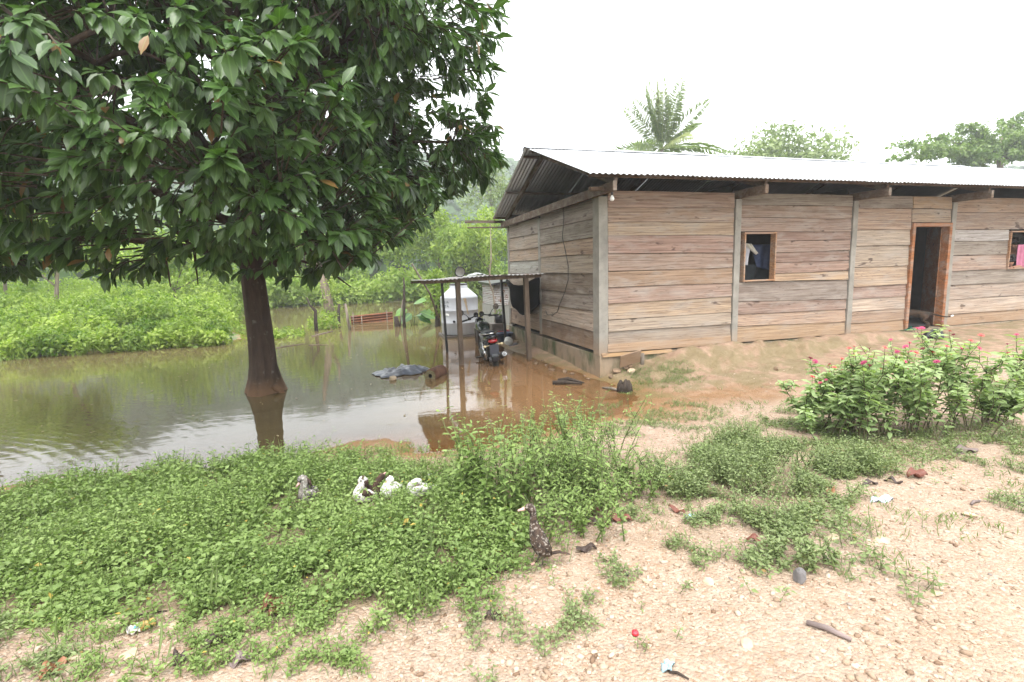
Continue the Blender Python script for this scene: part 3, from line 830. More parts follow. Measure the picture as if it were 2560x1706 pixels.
for l in list(limbs):                            # boughs fork along their length
    for q in range(9):
        i0 = rngT.integers(2, 8); a = l[i0]; ax_ = l[8] - l[0]; ax_ = ax_ / np.linalg.norm(ax_)
        d = ax_ * .6 + rngT.normal(0, .55, 3) * [1, 1, .7]; d = d / np.linalg.norm(d); L2 = rngT.uniform(.5, 1.35)
        P = np.array([a + d * L2 * f + np.array([0, 0, .10 * math.sin(f * 3) - .12 * f * f]) for f in np.linspace(0, 1, 5)])
        lb.tube(P, [.028, .024, .019, .014, .008], 5, False); limbs.append(np.vstack([P[:2], P]))
LP = np.concatenate([l[2:] for l in limbs])
tips = []
while len(tips) < 5400:
    z = rngT.uniform(1.55, 7.6); th = rngT.uniform(0, 2 * math.pi)
    R0 = crown_r(z, th)
    if rngT.random() > (R0 / 4.8): continue
    f = 1 - abs(rngT.normal(0, .27)); f = max(.15, f)
    x = CC[0] + R0 * f * math.cos(th); y = CC[1] + R0 * f * math.sin(th)
    if np.hypot(x - CAM[0], y - CAM[1]) < 2.6: continue
    if z < 1.52 + .45 * float(vn(x, y, .8, 91)) ** 1.5: continue
    if z < 1.58 + .55 * (y - CC[1] + .6): continue
    # sparse window towards the upper left where the sky shows
    q = proj(np.array([[x, y, z]])); sx_, sy_ = q[0][0], q[1][0]
    hole = vn(x * 1.0, y + z * 1.7, .75, 9)
    if f > .5 and hole < .20: continue
    tips.append((x, y, z))
tips = np.array(tips)
tw = MB(); LPos = []; LDir = []; LUp = []; LL = []; LT = []
for (x, y, z) in tips:
    p = np.array([x, y, z])
    j = np.argmin(((LP - p) ** 2).sum(1) + np.where(LP[:, 2] > z + .5, 1.0, 0)); a = LP[j]
    d = p - a; L = np.linalg.norm(d)
    if L > .45: a = p - d / L * .45; d = p - a; L = .45
    mid = a + d * .55 + np.array([0, 0, .10 * L])
    tw.tube([a, mid, p], [.008, .006, .004], 3, False)
    ax = p - mid; ax /= np.linalg.norm(ax) + 1e-9
    out_ = np.array([x - CC[0], y - CC[1], 0]); out_ /= np.linalg.norm(out_) + 1e-9
    n = rngT.integers(7, 12); s = rngT.uniform(.78, 1.18); tt = rngT.random() * .55
    yng = .4 if rngT.random() < .12 else 0
    ph = rngT.uniform(0, 6.28)
    for i in range(n):
        f = rngT.uniform(.1, 1); an = ph + i * 2.4
        e1 = np.cross(ax, [0, 0, 1.0]); e1 /= np.linalg.norm(e1) + 1e-9; e2 = np.cross(e1, ax)
        rad = e1 * math.cos(an) + e2 * math.sin(an)
        dd_ = rad * .75 + ax * .55 + out_ * .25 + np.array([0, 0, -.62 + rngT.normal(0, .18)])
        LPos.append(p - ax * (1 - f) * .22 + rad * .012); LDir.append(dd_)
        LUp.append(np.array([0, 0, 1.0]) * .8 + out_ * .55 + rngT.normal(0, .22, 3)); LL.append(s * rngT.uniform(.125, .205)); LT.append(min(.955, tt + yng + rngT.random() * .4) if rngT.random() > .012 else 1.0)
LPos = np.array(LPos); LDir = np.array(LDir); LUp = unit(np.array(LUp)); LL = np.array(LL); LT = np.array(LT)
WW = LL * rngT.uniform(.40, .5, len(LL)); CU = rngT.uniform(.06, .24, len(LL)); FO = rngT.uniform(.12, .4, len(LL))
lb.build('limb', TRUNKM, trunk, True, origin=tb)
place('twigs', tw.mesh('twigs'), BARK, tree, tb)['kind'] = 'stuff'
# the 300 leaves that show largest become pieces of their own, the rest one mass
px_, py_, dd = proj(LPos + LDir * .05)
vd = unit(LPos - CAM); facing = np.abs((unit(np.cross(np.cross(LDir, LUp), LDir)) * vd).sum(1))
score = LL / np.maximum(dd, .3) * (.4 + facing); score[(px_ < 5) | (px_ > 1300) | (py_ < 5) | (py_ > 800) | (dd < .5)] = 0
big = np.argsort(-score)[:300]; rest = np.setdiff1d(np.arange(len(LL)), big)
lm = leaf_mesh('foliage', LEAF_L, LPos[rest], LDir[rest], LUp[rest], LL[rest], WW[rest], CU[rest], FO[rest], tint=LT[rest], smooth=True)
crown = place('crown', lm, LEAF_T, tree, tb); crown['kind'] = 'stuff'
lvar = []
for q in range(10):
    me = leaf_mesh('leaf', LEAF_L, np.zeros((1, 3)), np.array([[1.0, 0, 0]]), np.array([[0, 0, 1.0]]), 1.0, .45, .06 + .02 * q, .15 + .025 * q, tint=np.array([.08 + .09 * q]), smooth=True)
    me.materials.append(LEAF_T); lvar.append(me)
for i in big:
    d = Vector(LDir[i]).normalized(); s_ = d.cross(Vector(LUp[i])).normalized(); n_ = s_.cross(d)
    o = bpy.data.objects.new('leaf', lvar[int(LT[i] * 9.99)]); COL.objects.link(o); o.parent = tree
    m3 = Matrix((( d.x, -s_.x, n_.x), (d.y, -s_.y, n_.y), (d.z, -s_.z, n_.z))).to_4x4()
    o.matrix_local = Matrix.Translation(Vector((LPos[i] - tb).tolist())) @ m3 @ Matrix.Diagonal((LL[i], LL[i], LL[i], 1))

# ================================================================== plants near and far
GREEN1 = m_leaf('ground_cover_leaves', (.115, .18, .046), (.24, .32, .105), (.40, .30, .07), rough=.5, trans=.3, spec=.35)
GREEN2 = m_leaf('fine_weed_leaves', (.12, .165, .06), (.24, .29, .125), (.28, .18, .07), rough=.52, trans=.28, spec=.35)
GREEN3 = m_leaf('bright_bank_leaves', (.075, .145, .024), (.30, .38, .085), (.34, .32, .06), rough=.55, trans=.38, spec=.3)
GREENZ = m_leaf('zinnia_leaves', (.14, .215, .075), (.33, .41, .20), rough=.55, trans=.38, spec=.35)
STEMG = m_plain('green_stem', (.10, .13, .04), .6, 0, .3); STEMB = m_plain('brown_stem', (.09, .05, .03), .8, 0, .4)

def scatter(poly, n, rng, fuzz=.3):
    """n random ground points whose picture position lies in the outline"""
    c = np.array([gpt(*p)[:2] for p in poly if -400 < p[0] < 2900]); lo, hi = c.min(0) - .3, c.max(0) + .3
    res = []
    tot = 0
    while tot < n:
        q = rng.uniform(lo, hi, (n * 2, 2)); z = ground_h(q[:, 0], q[:, 1])
        a, b_, d_ = proj(np.c_[q, z]); fz_ = fuzz * FPX / np.maximum(d_, .5); a = a + (vn(q[:, 0], q[:, 1], .3, 31) + .6 * vn(q[:, 0], q[:, 1], .09, 32) - .8) * fz_ * 1.3 + rng.normal(0, .25, len(a)) * fz_; b_ = b_ + (vn(q[:, 0], q[:, 1], .3, 33) + .6 * vn(q[:, 0], q[:, 1], .09, 34) - .8) * fz_ * .7 + rng.normal(0, .14, len(a)) * fz_
        ok = inpoly(a, b_, poly) & (d_ > .4) & (z > -.03)
        q = np.c_[q, z][ok]; res.append(q); tot += len(q)
        if len(res) > 60: break
    return np.concatenate(res)[:n]
def sprigs(base, rng, height, leaf, nl, spread=.5, lean=.35, width=.5, flat=.55, tint0=None, stems=True):
    """little branching plants: nl leaves up each stem, in loose pairs"""
    n = len(base); height = np.broadcast_to(height, (n,)) * rng.uniform(.6, 1.25, n)
    ln = rng.normal(0, lean, (n, 2)); top = base + np.c_[ln * height[:, None], height]
    f = np.tile(np.linspace(.25, 1, nl), n).reshape(n, nl) + rng.normal(0, .05, (n, nl)); f = np.clip(f, .1, 1.02)
    P = base[:, None, :] * (1 - f[..., None]) + top[:, None, :] * f[..., None]
    an = rng.uniform(0, 6.28, (n, 1)) + np.arange(nl)[None] * 2.4
    d = np.stack([np.cos(an), np.sin(an), rng.normal(.25, .3, (n, nl))], -1)
    lf = leaf * rng.uniform(.65, 1.25, (n, nl)) * (1.1 - .35 * f)
    P = P + d * (spread * lf)[..., None] * .6
    up = np.stack([rng.normal(0, flat, (n, nl)), rng.normal(0, flat, (n, nl)), np.ones((n, nl))], -1)
    t = np.clip((rng.random((n, 1)) if tint0 is None else tint0[:, None]) * .55 + rng.random((n, nl)) * .4, 0, .955)
    t = np.where(rng.random((n, nl)) < .006, 1.0, t)
    A = leaf_arrays(LEAF_S, P.reshape(-1, 3), d.reshape(-1, 3), unit(up.reshape(-1, 3)), lf.ravel(), (lf * width).ravel(), .18, .3, tint=t.ravel())
    if not stems: return A
    # thin three-sided stems
    w_ = .0022; o3 = np.array([(1, 0, 0), (-.5, .87, 0), (-.5, -.87, 0)]) * w_
    SV = np.concatenate([base[:, None] + o3, top[:, None] + o3 * .5], 1).reshape(-1, 3)
    q = np.array([(0, 1, 4, 3), (1, 2, 5, 4), (2, 0, 3, 5)]); SQ = (q[None] + (np.arange(n) * 6)[:, None, None]).reshape(-1, 4)
    C = np.tile([.3, .5, .5], (len(SV), 1))
    return (np.concatenate([A[0], SV]), A[1], SQ + len(A[0]), np.concatenate([A[3], C]))
def join(*parts):
    Vs, T, Q, C = [], [], [], []; o = 0
    for v, t, q, c in parts:
        Vs.append(v); C.append(c)
        if t is not None and len(t): T.append(t + o)
        if q is not None and len(q): Q.append(q + o)
        o += len(v)
    return np.concatenate(Vs), (np.concatenate(T) if T else None), (np.concatenate(Q) if Q else None), np.concatenate(C)
def stuff(name, parts, m, label, cat):
    V_, t_, q_, c_ = join(*parts)
    return tag(place(name, np_mesh(name, V_, t_, q_, c_), m), label, cat, kind='stuff')

rg = np.random.default_rng(11)
def clumpy(P, rng, s=.35, keep=.45):
    k = vn(P[:, 0], P[:, 1], s, 7) + .35 * vn(P[:, 0], P[:, 1], s * .35, 8)
    return P[k > keep]
DUCKS = [gpt(771, 1262), gpt(908, 1258), gpt(946, 1250), gpt(974, 1254), gpt(1046, 1246)]
def clear_ducks(P):
    k = np.ones(len(P), bool)
    for d in DUCKS:
        v = d[:2] - CAM[:2]; v /= np.linalg.norm(v); r_ = P[:, :2] - d[:2]; al = r_ @ v; ac = np.abs(r_ @ np.array([-v[1], v[0]]))
        k &= ~((ac < .085) & (al > -.16) & (al < .1))
    return P[k]
A1 = clumpy(clear_ducks(scatter(POLY_A, 13500, rg, .4)), rg, .3, .36); hA = .035 + .24 * vn(A1[:, 0], A1[:, 1], .45, 3) * (.35 + vn(A1[:, 0], A1[:, 1], .16, 41))
edge = sstep(-2.4, -1.9, A1[:, 1])               # taller and larger leaved along the water
A2 = clear_ducks(scatter(POLY_A, 3600, rg)); A2 = A2[rg.random(len(A2)) < .25 + .75 * sstep(-3.2, -2.2, A2[:, 1])]
stuff('ground_cover', [sprigs(A1, rg, hA, .030, 8, tint0=vn(A1[:, 0], A1[:, 1], .5, 12)), sprigs(A2, rg, .19, .044, 8, width=.58, tint0=vn(A2[:, 0], A2[:, 1], .6, 13) * .7),
      sprigs(scatter(POLY_J, 260, rg), rg, .06, .03, 5), sprigs(clear_ducks(scatter(POLY_A, 2600, rg, 1.2)), rg, .035, .022, 5), sprigs(clear_ducks(scatter(POLY_A, 1100, rg, 2.4)), rg, .03, .02, 5), sprigs(clumpy(scatter(POLY_A2, 900, rg, .6), rg, .25, .6), rg, .05, .026, 5)], GREEN1,
      'dense leafy green creeper covering the bank in the left foreground', 'ground cover')
CW = clumpy(scatter(POLY_C, 4200, rg, .9), rg, .33, .64); CH_ = .04 + .22 * vn(CW[:, 0], CW[:, 1], .25, 71) ** 1.5
stuff('low_weeds', [sprigs(CW, rg, CH_, .030, 9, width=.42), sprigs(clumpy(scatter(POLY_D, 800, rg, 1.0), rg, .22, .74), rg, .05, .024, 6), sprigs(clumpy(scatter(POLY_E, 260, rg, .8), rg, .2, .6), rg, .08, .034, 7),
      sprigs(clumpy(scatter(POLY_F, 420, rg, .8), rg, .18, .72), rg, .045, .024, 6), sprigs(clumpy(scatter(POLY_G, 3600, rg), rg, .5, .55), rg, .045, .026, 5), sprigs(clumpy(scatter(POLY_H, 300, rg), rg), rg, .06, .026, 5),
      sprigs(clumpy(scatter(POLY_A3, 420, rg), rg, .25), rg, .05, .026, 5), sprigs(clumpy(scatter(POLY_I, 1500, rg), rg, .3, .6), rg, .03, .018, 5)], GREEN2,
      'patchy low weeds and seedlings dotting the gravel yard', 'weeds')
def blades(base, rng, h, wdt=.006, n=5, lean=.5):
    b = np.repeat(base, n, 0); b[:, :2] += rng.normal(0, .02, (len(b), 2))
    d = np.c_[rng.normal(0, lean, (len(b), 2)), np.ones(len(b))]; L = h * rng.uniform(.5, 1.2, len(b))
    return leaf_arrays(LEAF_S, b, d, rdir(len(b), rng), L, wdt, .2, .1, tint=rng.random(len(b)) * .9)
allp = dp((1380,930),(2353,900),(2450,1200),(1800,1350),(1300,1420),(700,1500),(0,1600),(0,1430),(1200,1330),(1500,1230))
gp_ = clumpy(scatter(allp, 1500, rg), rg, .5, .75)
stuff('grass_tufts', [blades(gp_, rg, .06), blades(clumpy(clear_ducks(scatter(POLY_A, 500, rg, .8)), rg, .4, .6), rg, .2, .006), blades(scatter(POLY_J, 160, rg), rg, .09), blades(clumpy(scatter(dp((1420,850),(1560,835),(1610,850),(1590,880),(1440,895)), 700, rg), rg, .2, .6), rg, .05, .004)], GREEN2, 'thin short grass scattered over the yard', 'grass')

# ---- bushy weeds in the middle foreground
def bush(name, label, cat, bases, rng, hgt, leaf, m, nl=12, width=.42, lean=.22, stem=STEMG, sub=3, group=None):
    root = empty(name, bases.mean(0), label, cat, group); st = MB(); parts = []
    for b in bases:
        h = hgt * rng.uniform(.55, 1.2); ln = rng.normal(0, lean, 2) * h
        pts = [b + np.array([ln[0] * f ** 1.3, ln[1] * f ** 1.3, h * f]) for f in (0, .35, .7, 1)]
        st.tube(pts, [.005, .004, .003, .0015], 5, False)
        heads = [(pts, 1.0)]
        for s_ in range(sub):
            f = rng.uniform(.25, .7); p = b + np.array([ln[0] * f ** 1.3, ln[1] * f ** 1.3, h * f]); a = rng.uniform(0, 6.28); l2 = h * rng.uniform(.25, .45)
            q = [p, p + np.array([math.cos(a) * l2 * .45, math.sin(a) * l2 * .45, l2 * .45]), p + np.array([math.cos(a) * l2 * .65, math.sin(a) * l2 * .65, l2])]
            st.tube(q, [.003, .0025, .001], 4, False); heads.append((q, .8))
        for pp, sc_ in heads:
            pp = np.array(pp); k = nl if sc_ == 1 else nl // 2
            f = np.linspace(.15, 1, k) * (len(pp) - 1); i0 = np.minimum(f.astype(int), len(pp) - 2); fr = (f - i0)[:, None]
            P = pp[i0] * (1 - fr) + pp[i0 + 1] * fr
            P = np.repeat(P, 2, 0); an = rng.uniform(0, 6.28) + np.repeat(np.arange(k), 2) * 1.57 + np.tile([0, math.pi], k) + rng.normal(0, .25, 2 * k)
            d = np.c_[np.cos(an), np.sin(an), rng.normal(.25, .25, 2 * k)]; lf = leaf * sc_ * rng.uniform(.6, 1.2, 2 * k) * np.repeat(np.linspace(1.1, .6, k), 2)
            up = np.c_[rng.normal(0, .3, (2 * k, 2)), np.ones(2 * k)]
            parts.append(leaf_arrays(LEAF_M, P, d, unit(up), lf, lf * width, .3, .3, tint=np.clip(rng.random() * .5 + rng.random(2 * k) * .45, 0, .95)))
    place('stems', st.mesh('stems'), stem, root)['kind'] = 'stuff'
    V_, t_, q_, c_ = join(*parts); place('foliage', np_mesh('foliage', V_, t_, q_, c_), m, root)['kind'] = 'stuff'
    return root
def pts_in(poly, n, rng): return scatter(dp(*poly), n, rng)
bush('weed_bush', 'tall leafy weed clump at the left end beside the puddle', 'bush', pts_in([(1040,1140),(1110,1130),(1150,1165),(1110,1200),(1050,1190)], 16, rg), rg, .58, .085, GREEN1, 11, .40, .16)
bush('weed_bush', 'spreading weed bush with thin upright stalks in front of the brown water', 'bush', pts_in([(1110,1110),(1250,1060),(1400,1080),(1400,1130),(1250,1170),(1130,1160)], 84, rg), rg, .52, .052, GREEN1, 10, .45, .28)
bush('weed_bush', 'low dense weed mound between the brown duck and the muddy puddle', 'bush', pts_in([(1200,1150),(1420,1100),(1510,1100),(1480,1150),(1380,1190),(1230,1220)], 110, rg), rg, .26, .042, GREEN1, 8, .5, .35)
bush('weed_bush', 'dark fine leaved low shrub right of the weed mound', 'bush', pts_in([(1620,1080),(1740,1060),(1880,1080),(1930,1110),(1860,1160),(1700,1150)], 70, rg), rg, .20, .032, GREEN2, 8, .4, .5)
bush('weed_bush', 'small green weed beside the dark grey stone on the road', 'bush', pts_in([(1770,1280),(1830,1270),(1895,1300),(1850,1320),(1780,1310)], 16, rg), rg, .14, .04, GREEN2, 8, .42, .45)

# ---- zinnias
def flower_mesh():
    V_, t_ = [], []
    for ring, (r, tilt, k) in enumerate(((1.0, .12, 11), (.68, .35, 9))):
        for i in range(k):
            a = 6.283 * i / k + ring * .3; o = len(V_)
            d = np.array([math.cos(a), math.sin(a), 0]); s_ = np.array([-d[1], d[0], 0]); z = .12 * ring
            V_ += [d * .15 + [0, 0, z], d * .65 * r + s_ * .22 * r + [0, 0, z + tilt * .7], d * .65 * r - s_ * .22 * r + [0, 0, z + tilt * .7], d * r + [0, 0, z + tilt * .6]]
            t_ += [(o, o + 1, o + 3), (o, o + 3, o + 2)]
    o = len(V_)
    V_ += [np.array([.28 * math.cos(a), .28 * math.sin(a), .22]) for a in np.arange(6) * 1.047] + [np.array([0, 0, .42]), np.array([0, 0, -.5])]
    t_ += [(o + i, o + (i + 1) % 6, o + 6) for i in range(6)] + [(o + (i + 1) % 6, o + i, o + 7) for i in range(6)]
    return np_mesh('flower', np.array(V_), np.array(t_), None, None)
FM = []
for nm_, c in (('pink_petals', (.55, .05, .14)), ('magenta_petals', (.30, .02, .085)), ('coral_petals', (.60, .09, .08))):
    me = flower_mesh(); me.materials.append(m_plain(nm_, c, .6, 0, .35, 30)); FM.append(me)
def zinnia(label, base_px, n, hgt, spread, nfl, tall=1.0):
    bs = np.array([gpt(*p) for p in base_px for _ in range(max(1, n // len(base_px)))]); bs[:, :2] += rg.normal(0, spread, (len(bs), 2)); bs[:, 2] = ground_h(bs[:, 0], bs[:, 1])
    root = empty('zinnia_bush', bs.mean(0), label, 'zinnia', 'zinnias in the front yard'); st = MB(); parts = []; tops = []
    for b in bs:
        h = hgt * rg.uniform(.5, 1.1); ln = rg.normal(0, .26, 2) * h
        f_ = np.linspace(0, 1, 6); pp = np.array([b + np.array([ln[0] * f ** 1.4, ln[1] * f ** 1.4, h * f]) for f in f_])
        pp = pp + np.c_[np.sin(f_ * 5 + b[0] * 40) * .02, np.cos(f_ * 4 + b[1] * 40) * .02, f_ * 0]; st.tube(pp, [.0055, .005, .0045, .004, .003, .002], 5, False); cand = [pp]
        for s_ in range(rg.integers(3, 6)):
            k = rg.integers(2, 5); a = rg.uniform(0, 6.28); l2 = h * rg.uniform(.16, .30)
            q = np.array([pp[k], pp[k] + [math.cos(a) * l2 * .5, math.sin(a) * l2 * .5, l2 * .5], pp[k] + [math.cos(a) * l2 * .62, math.sin(a) * l2 * .62, l2]])
            st.tube(q, [.004, .003, .002], 4, False); cand.append(q)
        for ci, q in enumerate(cand):
            tops.append(q[-1]); k = 15 if ci == 0 else 8; lo = .22 if ci == 0 else .1
            f = np.linspace(lo, .97, k) * (len(q) - 1); i0 = np.minimum(f.astype(int), len(q) - 2); fr = (f - i0)[:, None]
            P = np.repeat(q[i0] * (1 - fr) + q[i0 + 1] * fr, 2, 0)
            an = rg.uniform(0, 6.28) + np.repeat(np.arange(k), 2) * 1.57 + np.tile([0, math.pi], k) + rg.normal(0, .3, 2 * k)
            d = np.c_[np.cos(an), np.sin(an), rg.normal(.3, .3, 2 * k)]; lf = rg.uniform(.045, .095, 2 * k)
            parts.append(leaf_arrays(LEAF_M, P, d, unit(np.c_[rg.normal(0, .35, (2 * k, 2)), np.ones(2 * k)]), lf, lf * .46, .3, .35, tint=np.clip(np.repeat(np.linspace(.1, .6, k), 2) + rg.random(2 * k) * .35, 0, .95)))
            if ci == 0:    # withered brown leaves hang low on the stalks
                pass
    place('stems', st.mesh('stems'), m_plain('zinnia_stem', (.075, .065, .03), .7, 0, .5), root)['kind'] = 'stuff'
    V_, t_, q_, c_ = join(*parts); place('foliage', np_mesh('foliage', V_, t_, q_, c_), GREENZ, root)['kind'] = 'stuff'
    tops.sort(key=lambda p: -p[2] + rg.uniform(0, .6) * hgt)
    for p in tops[:nfl]:
        e = p + np.array([0, 0, rg.uniform(.02, .07)]); MB().tube([p, e], .002, 4, False).build('flower_stalk', STEMG, root)
        o = bpy.data.objects.new('flower', FM[rg.choice(3, p=[.5, .25, .25])]); COL.objects.link(o); o.parent = root
        o.location = Vector(e.tolist()) - root.location; s_ = rg.uniform(.016, .030); o.scale = (s_, s_, s_); o.rotation_euler = (rg.normal(0, .3), rg.normal(0, .3), rg.uniform(0, 6))
    return root
zinnia('low zinnia bush at the left end of the flower bed', [(2040,1078),(2095,1086)], 19, .54, .15, 13)
zinnia('broad zinnia bush in the middle of the flower bed with many pink flowers', [(2150,1090),(2200,1085)], 23, .72, .19, 18)
zinnia('tallest zinnia bush in front of the open doorway', [(2265,1085),(2310,1080),(2360,1075)], 31, .82, .18, 22)
zinnia('small separate zinnia bush right of the flower bed', [(2480,1060)], 14, .36, .07, 5)
zinnia('zinnia bush cut by the right edge of the picture', [(2566,1005)], 8, .50, .05, 2)

# ---- far vegetation
def mass(P, rng, leaf, n_each, r, tint):
    k = len(P) * n_each; c = np.repeat(P, n_each, 0); rr_ = np.repeat(np.broadcast_to(r, (len(P),)), n_each)
    d = rdir(k, rng); p = c + d * (rr_ * rng.uniform(.45, 1.0, k))[:, None]
    lf = leaf * rng.uniform(.45, 1.45, k); dirv = rdir(k, rng); dirv[:, 2] -= .25
    t = np.clip(np.repeat(tint, n_each) * .6 + rng.random(k) * .35, 0, .955)
    return leaf_arrays(LEAF_S, p, dirv, unit(d + np.array([0, 0, .8]) + rng.normal(0, .3, (k, 3))), lf, lf * .55, .2, .25, tint=t)
rb = np.random.default_rng(31)
q = rb.uniform([-22, 7.3], [-6.0, 26], (3600, 2)); zq = ground_h(q[:, 0], q[:, 1]); ok = (zq > -.10 + .14 * vn(q[:, 0], q[:, 1], .8, 61)) & (q[:, 0] < -3.75 - .2 * (q[:, 1] + 7) + .4 * vn(q[:, 1], q[:, 0], 1.2)) & (vn(q[:, 0], q[:, 1], .45, 62) > .2) & ((vn(q[:, 0], q[:, 1], 1.3, 81) > .40) | (q[:, 1] > 10.5)); q = q[ok]; zq = zq[ok]
hq = (.06 + 1.1 * vn(q[:, 0], q[:, 1], 1.9, 4) ** 2 * sstep(7.2, 10, q[:, 1]) + .3 * vn(q[:, 0], q[:, 1], .7, 5) ** 2 + .04 * (q[:, 1] - 8))
lv = 4; PB = []
for i in range(lv):
    PB.append(np.c_[q, zq + hq * (i + .6) / lv] + rb.normal(0, .08, (len(q), 3)))
PB = np.concatenate(PB); tB = vn(PB[:, 0], PB[:, 1], 1.6, 6)
bb = np.c_[rb.uniform(-17, -6.4, 900), rb.uniform(7.2, 8.6, 900)]; zb = ground_h(bb[:, 0], bb[:, 1]); bb = np.c_[bb, zb][zb > -.06]
ns_ = 260; sc_ = np.c_[rb.uniform(-20, -6.3, ns_), 7.6 + 9 * rb.random(ns_) ** 1.6]; sz = ground_h(sc_[:, 0], sc_[:, 1]); ok = (sz > -.08) & (sc_[:, 0] < -3.9 - .2 * (sc_[:, 1] + 7)); sc_ = np.c_[sc_, np.maximum(sz, 0)][ok]; ns_ = len(sc_)
mk_ = (vn(sc_[:, 0], sc_[:, 1], 1.3, 81) > .42) | (sc_[:, 1] > 10.5); sc_ = sc_[mk_]; ns_ = len(sc_)
sr_ = rb.uniform(.2, .52, ns_) * (.75 + .07 * (sc_[:, 1] - 7)); kk = 26
sd3 = rdir(ns_ * kk, rb); sd3[:, 2] = np.abs(sd3[:, 2]) * 1.35 - .1; PS = np.repeat(sc_, kk, 0) + sd3 * np.repeat(sr_, kk)[:, None] * rb.uniform(.8, 1.1, (ns_ * kk, 1)) + [0, 0, .12]
hq2 = hq
stuff('bank_thicket', [mass(PB, rb, .11, 9, .20, tB), mass(PS, rb, .10, 14, .13, np.repeat(rb.random(ns_) * 1.25 - .1, kk)), blades(bb[vn(bb[:, 0], bb[:, 1], .6, 63) > .55], rb, .38, .014, 5, .5)], GREEN3, 'bright green tangled thicket on the far left bank', 'thicket')
q = np.c_[rb.uniform(-13, 9, 760), rb.uniform(22.6, 27, 760)]; zq = ground_h(q[:, 0], q[:, 1]); ok = zq > -.05; q = q[ok]; zq = zq[ok]
hq = .5 + 1.5 * vn(q[:, 0], q[:, 1], 2.2, 14); PF = np.concatenate([np.c_[q, np.maximum(zq, 0) + hq * f] for f in (.15, .4, .65, .9)]) 
stuff('far_shore_thicket', [mass(PF, rb, .26, 12, .45, vn(PF[:, 0], PF[:, 1], 2, 15) * .8)], GREEN3, 'green shrub belt along the far shore behind the rusty sheet', 'thicket')

BARKP = m_bark2('pale_bark', (.26, .21, .16)); BARKG = m_bark2('grey_bark', (.14, .11, .085))
def bgtree(name, label, base, H, Rc, leaf, nl, m, bark=BARKG, trunk_r=.08, zc=.55, group='trees beyond the flood', squash=1.0, seed=0, nb=9):
    rng = np.random.default_rng(100 + seed); base = np.array(base, float)
    root = empty(name, base, label, 'tree', group); st = MB()
    top = base + np.array([rng.normal(0, .25), rng.normal(0, .25), H * .92])
    f = np.linspace(0, 1, 7); T_ = [base * (1 - a) + top * a + np.array([.12 * math.sin(a * 5 + seed), .1 * math.cos(a * 4 + seed), 0]) * Rc * .3 for a in f]
    st.tube(T_, [trunk_r * (1 - .8 * a) for a in f], 7)
    cl_ = []
    for k in range(nb):
        a = k * 2.4 + seed; i0 = rng.integers(2, 6); p = np.array(T_[i0]); rz = H * (zc + (1 - zc) * rng.random()); rad = Rc * rng.uniform(.5, 1.0) * (1.1 - .5 * (rz / H - zc) / (1 - zc + .01))
        e = np.array([base[0] + math.cos(a) * rad, base[1] + math.sin(a) * rad, base[2] + rz * squash + (1 - squash) * H * .8])
        st.tube([p, (p + e) / 2 + [0, 0, .1 * H * .3], e], [trunk_r * .4, trunk_r * .25, trunk_r * .1], 5, False)
        for _ in range(6): cl_.append(p * .25 + e * .75 + rng.normal(0, Rc * .25, 3) * [1, 1, .7])
        cl_.append(e)
    cl_ += [top + rng.normal(0, Rc * .22, 3) for _ in range(8)]
    cl_ = np.array(cl_); ne = max(8, nl // len(cl_))
    st.build('trunk', bark, root, True, origin=base)
    V_, t_, q_, c_ = mass(cl_, rng, leaf, ne, Rc * .30, rng.random(len(cl_)))
    place('crown', np_mesh('crown', V_, t_, q_, c_), m, root, base)['kind'] = 'stuff'
    return root
def gb(px, Y): p = gy(px, 700, Y); z = float(ground_h(p[0], Y)); return (p[0], Y, max(z, -.3))
GREENY = m_leaf('yellow_green_leaves', (.13, .20, .03), (.27, .34, .07), (.45, .33, .09), rough=.55, trans=.42, spec=.3)
bgtree('young_tree', 'feathery bright green tree left of the roof overhang', gb(1100, 26), 5.6, 2.0, .26, 3600, GREENY, seed=1)
bgtree('young_tree', 'yellowish open crowned tree touching the house corner', gb(1225, 22), 5.2, 2.0, .22, 2800, GREENY, seed=2)
bgtree('young_tree', 'rounded green tree right above the water tank', gb(1160, 24), 3.8, 1.9, .26, 3400, GREEN3, seed=3)
bgtree('young_tree', 'leafy green tree behind the bent dark post', gb(1000, 28), 4.6, 2.2, .26, 3400, GREEN3, seed=4)
bgtree('young_tree', 'tall thin tree against the hill beside the gable', gb(1235, 34), 9.6, 2.2, .28, 1500, GREEN2, seed=5, zc=.6)
bgtree('young_tree', 'bushy tree on the far shore behind the big trunk', gb(760, 27), 4.0, 2.4, .26, 3000, GREEN3, seed=6)
bgtree('young_tree', 'wide shrubby tree on the left bank under the canopy', gb(430, 20), 3.3, 2.4, .22, 3400, GREEN3, seed=7)
bgtree('young_tree', 'slender trunked tree on the left bank near the fence post', gb(120, 14), 3.4, 1.6, .18, 2600, GREEN3, BARKP, seed=8)
bgtree('young_tree', 'shrubby tree at the far left edge of the bank', gb(10, 20), 4.6, 2.4, .22, 3000, GREEN3, seed=9)
bgtree('vine_tree', 'round vine covered tree crown above the roof', gb(1885, 27), float(gy(1945, 415, 27)[2]), 5.6, .34, 26000, GREEN2, seed=10, nb=16, trunk_r=.2, group='trees behind the house')

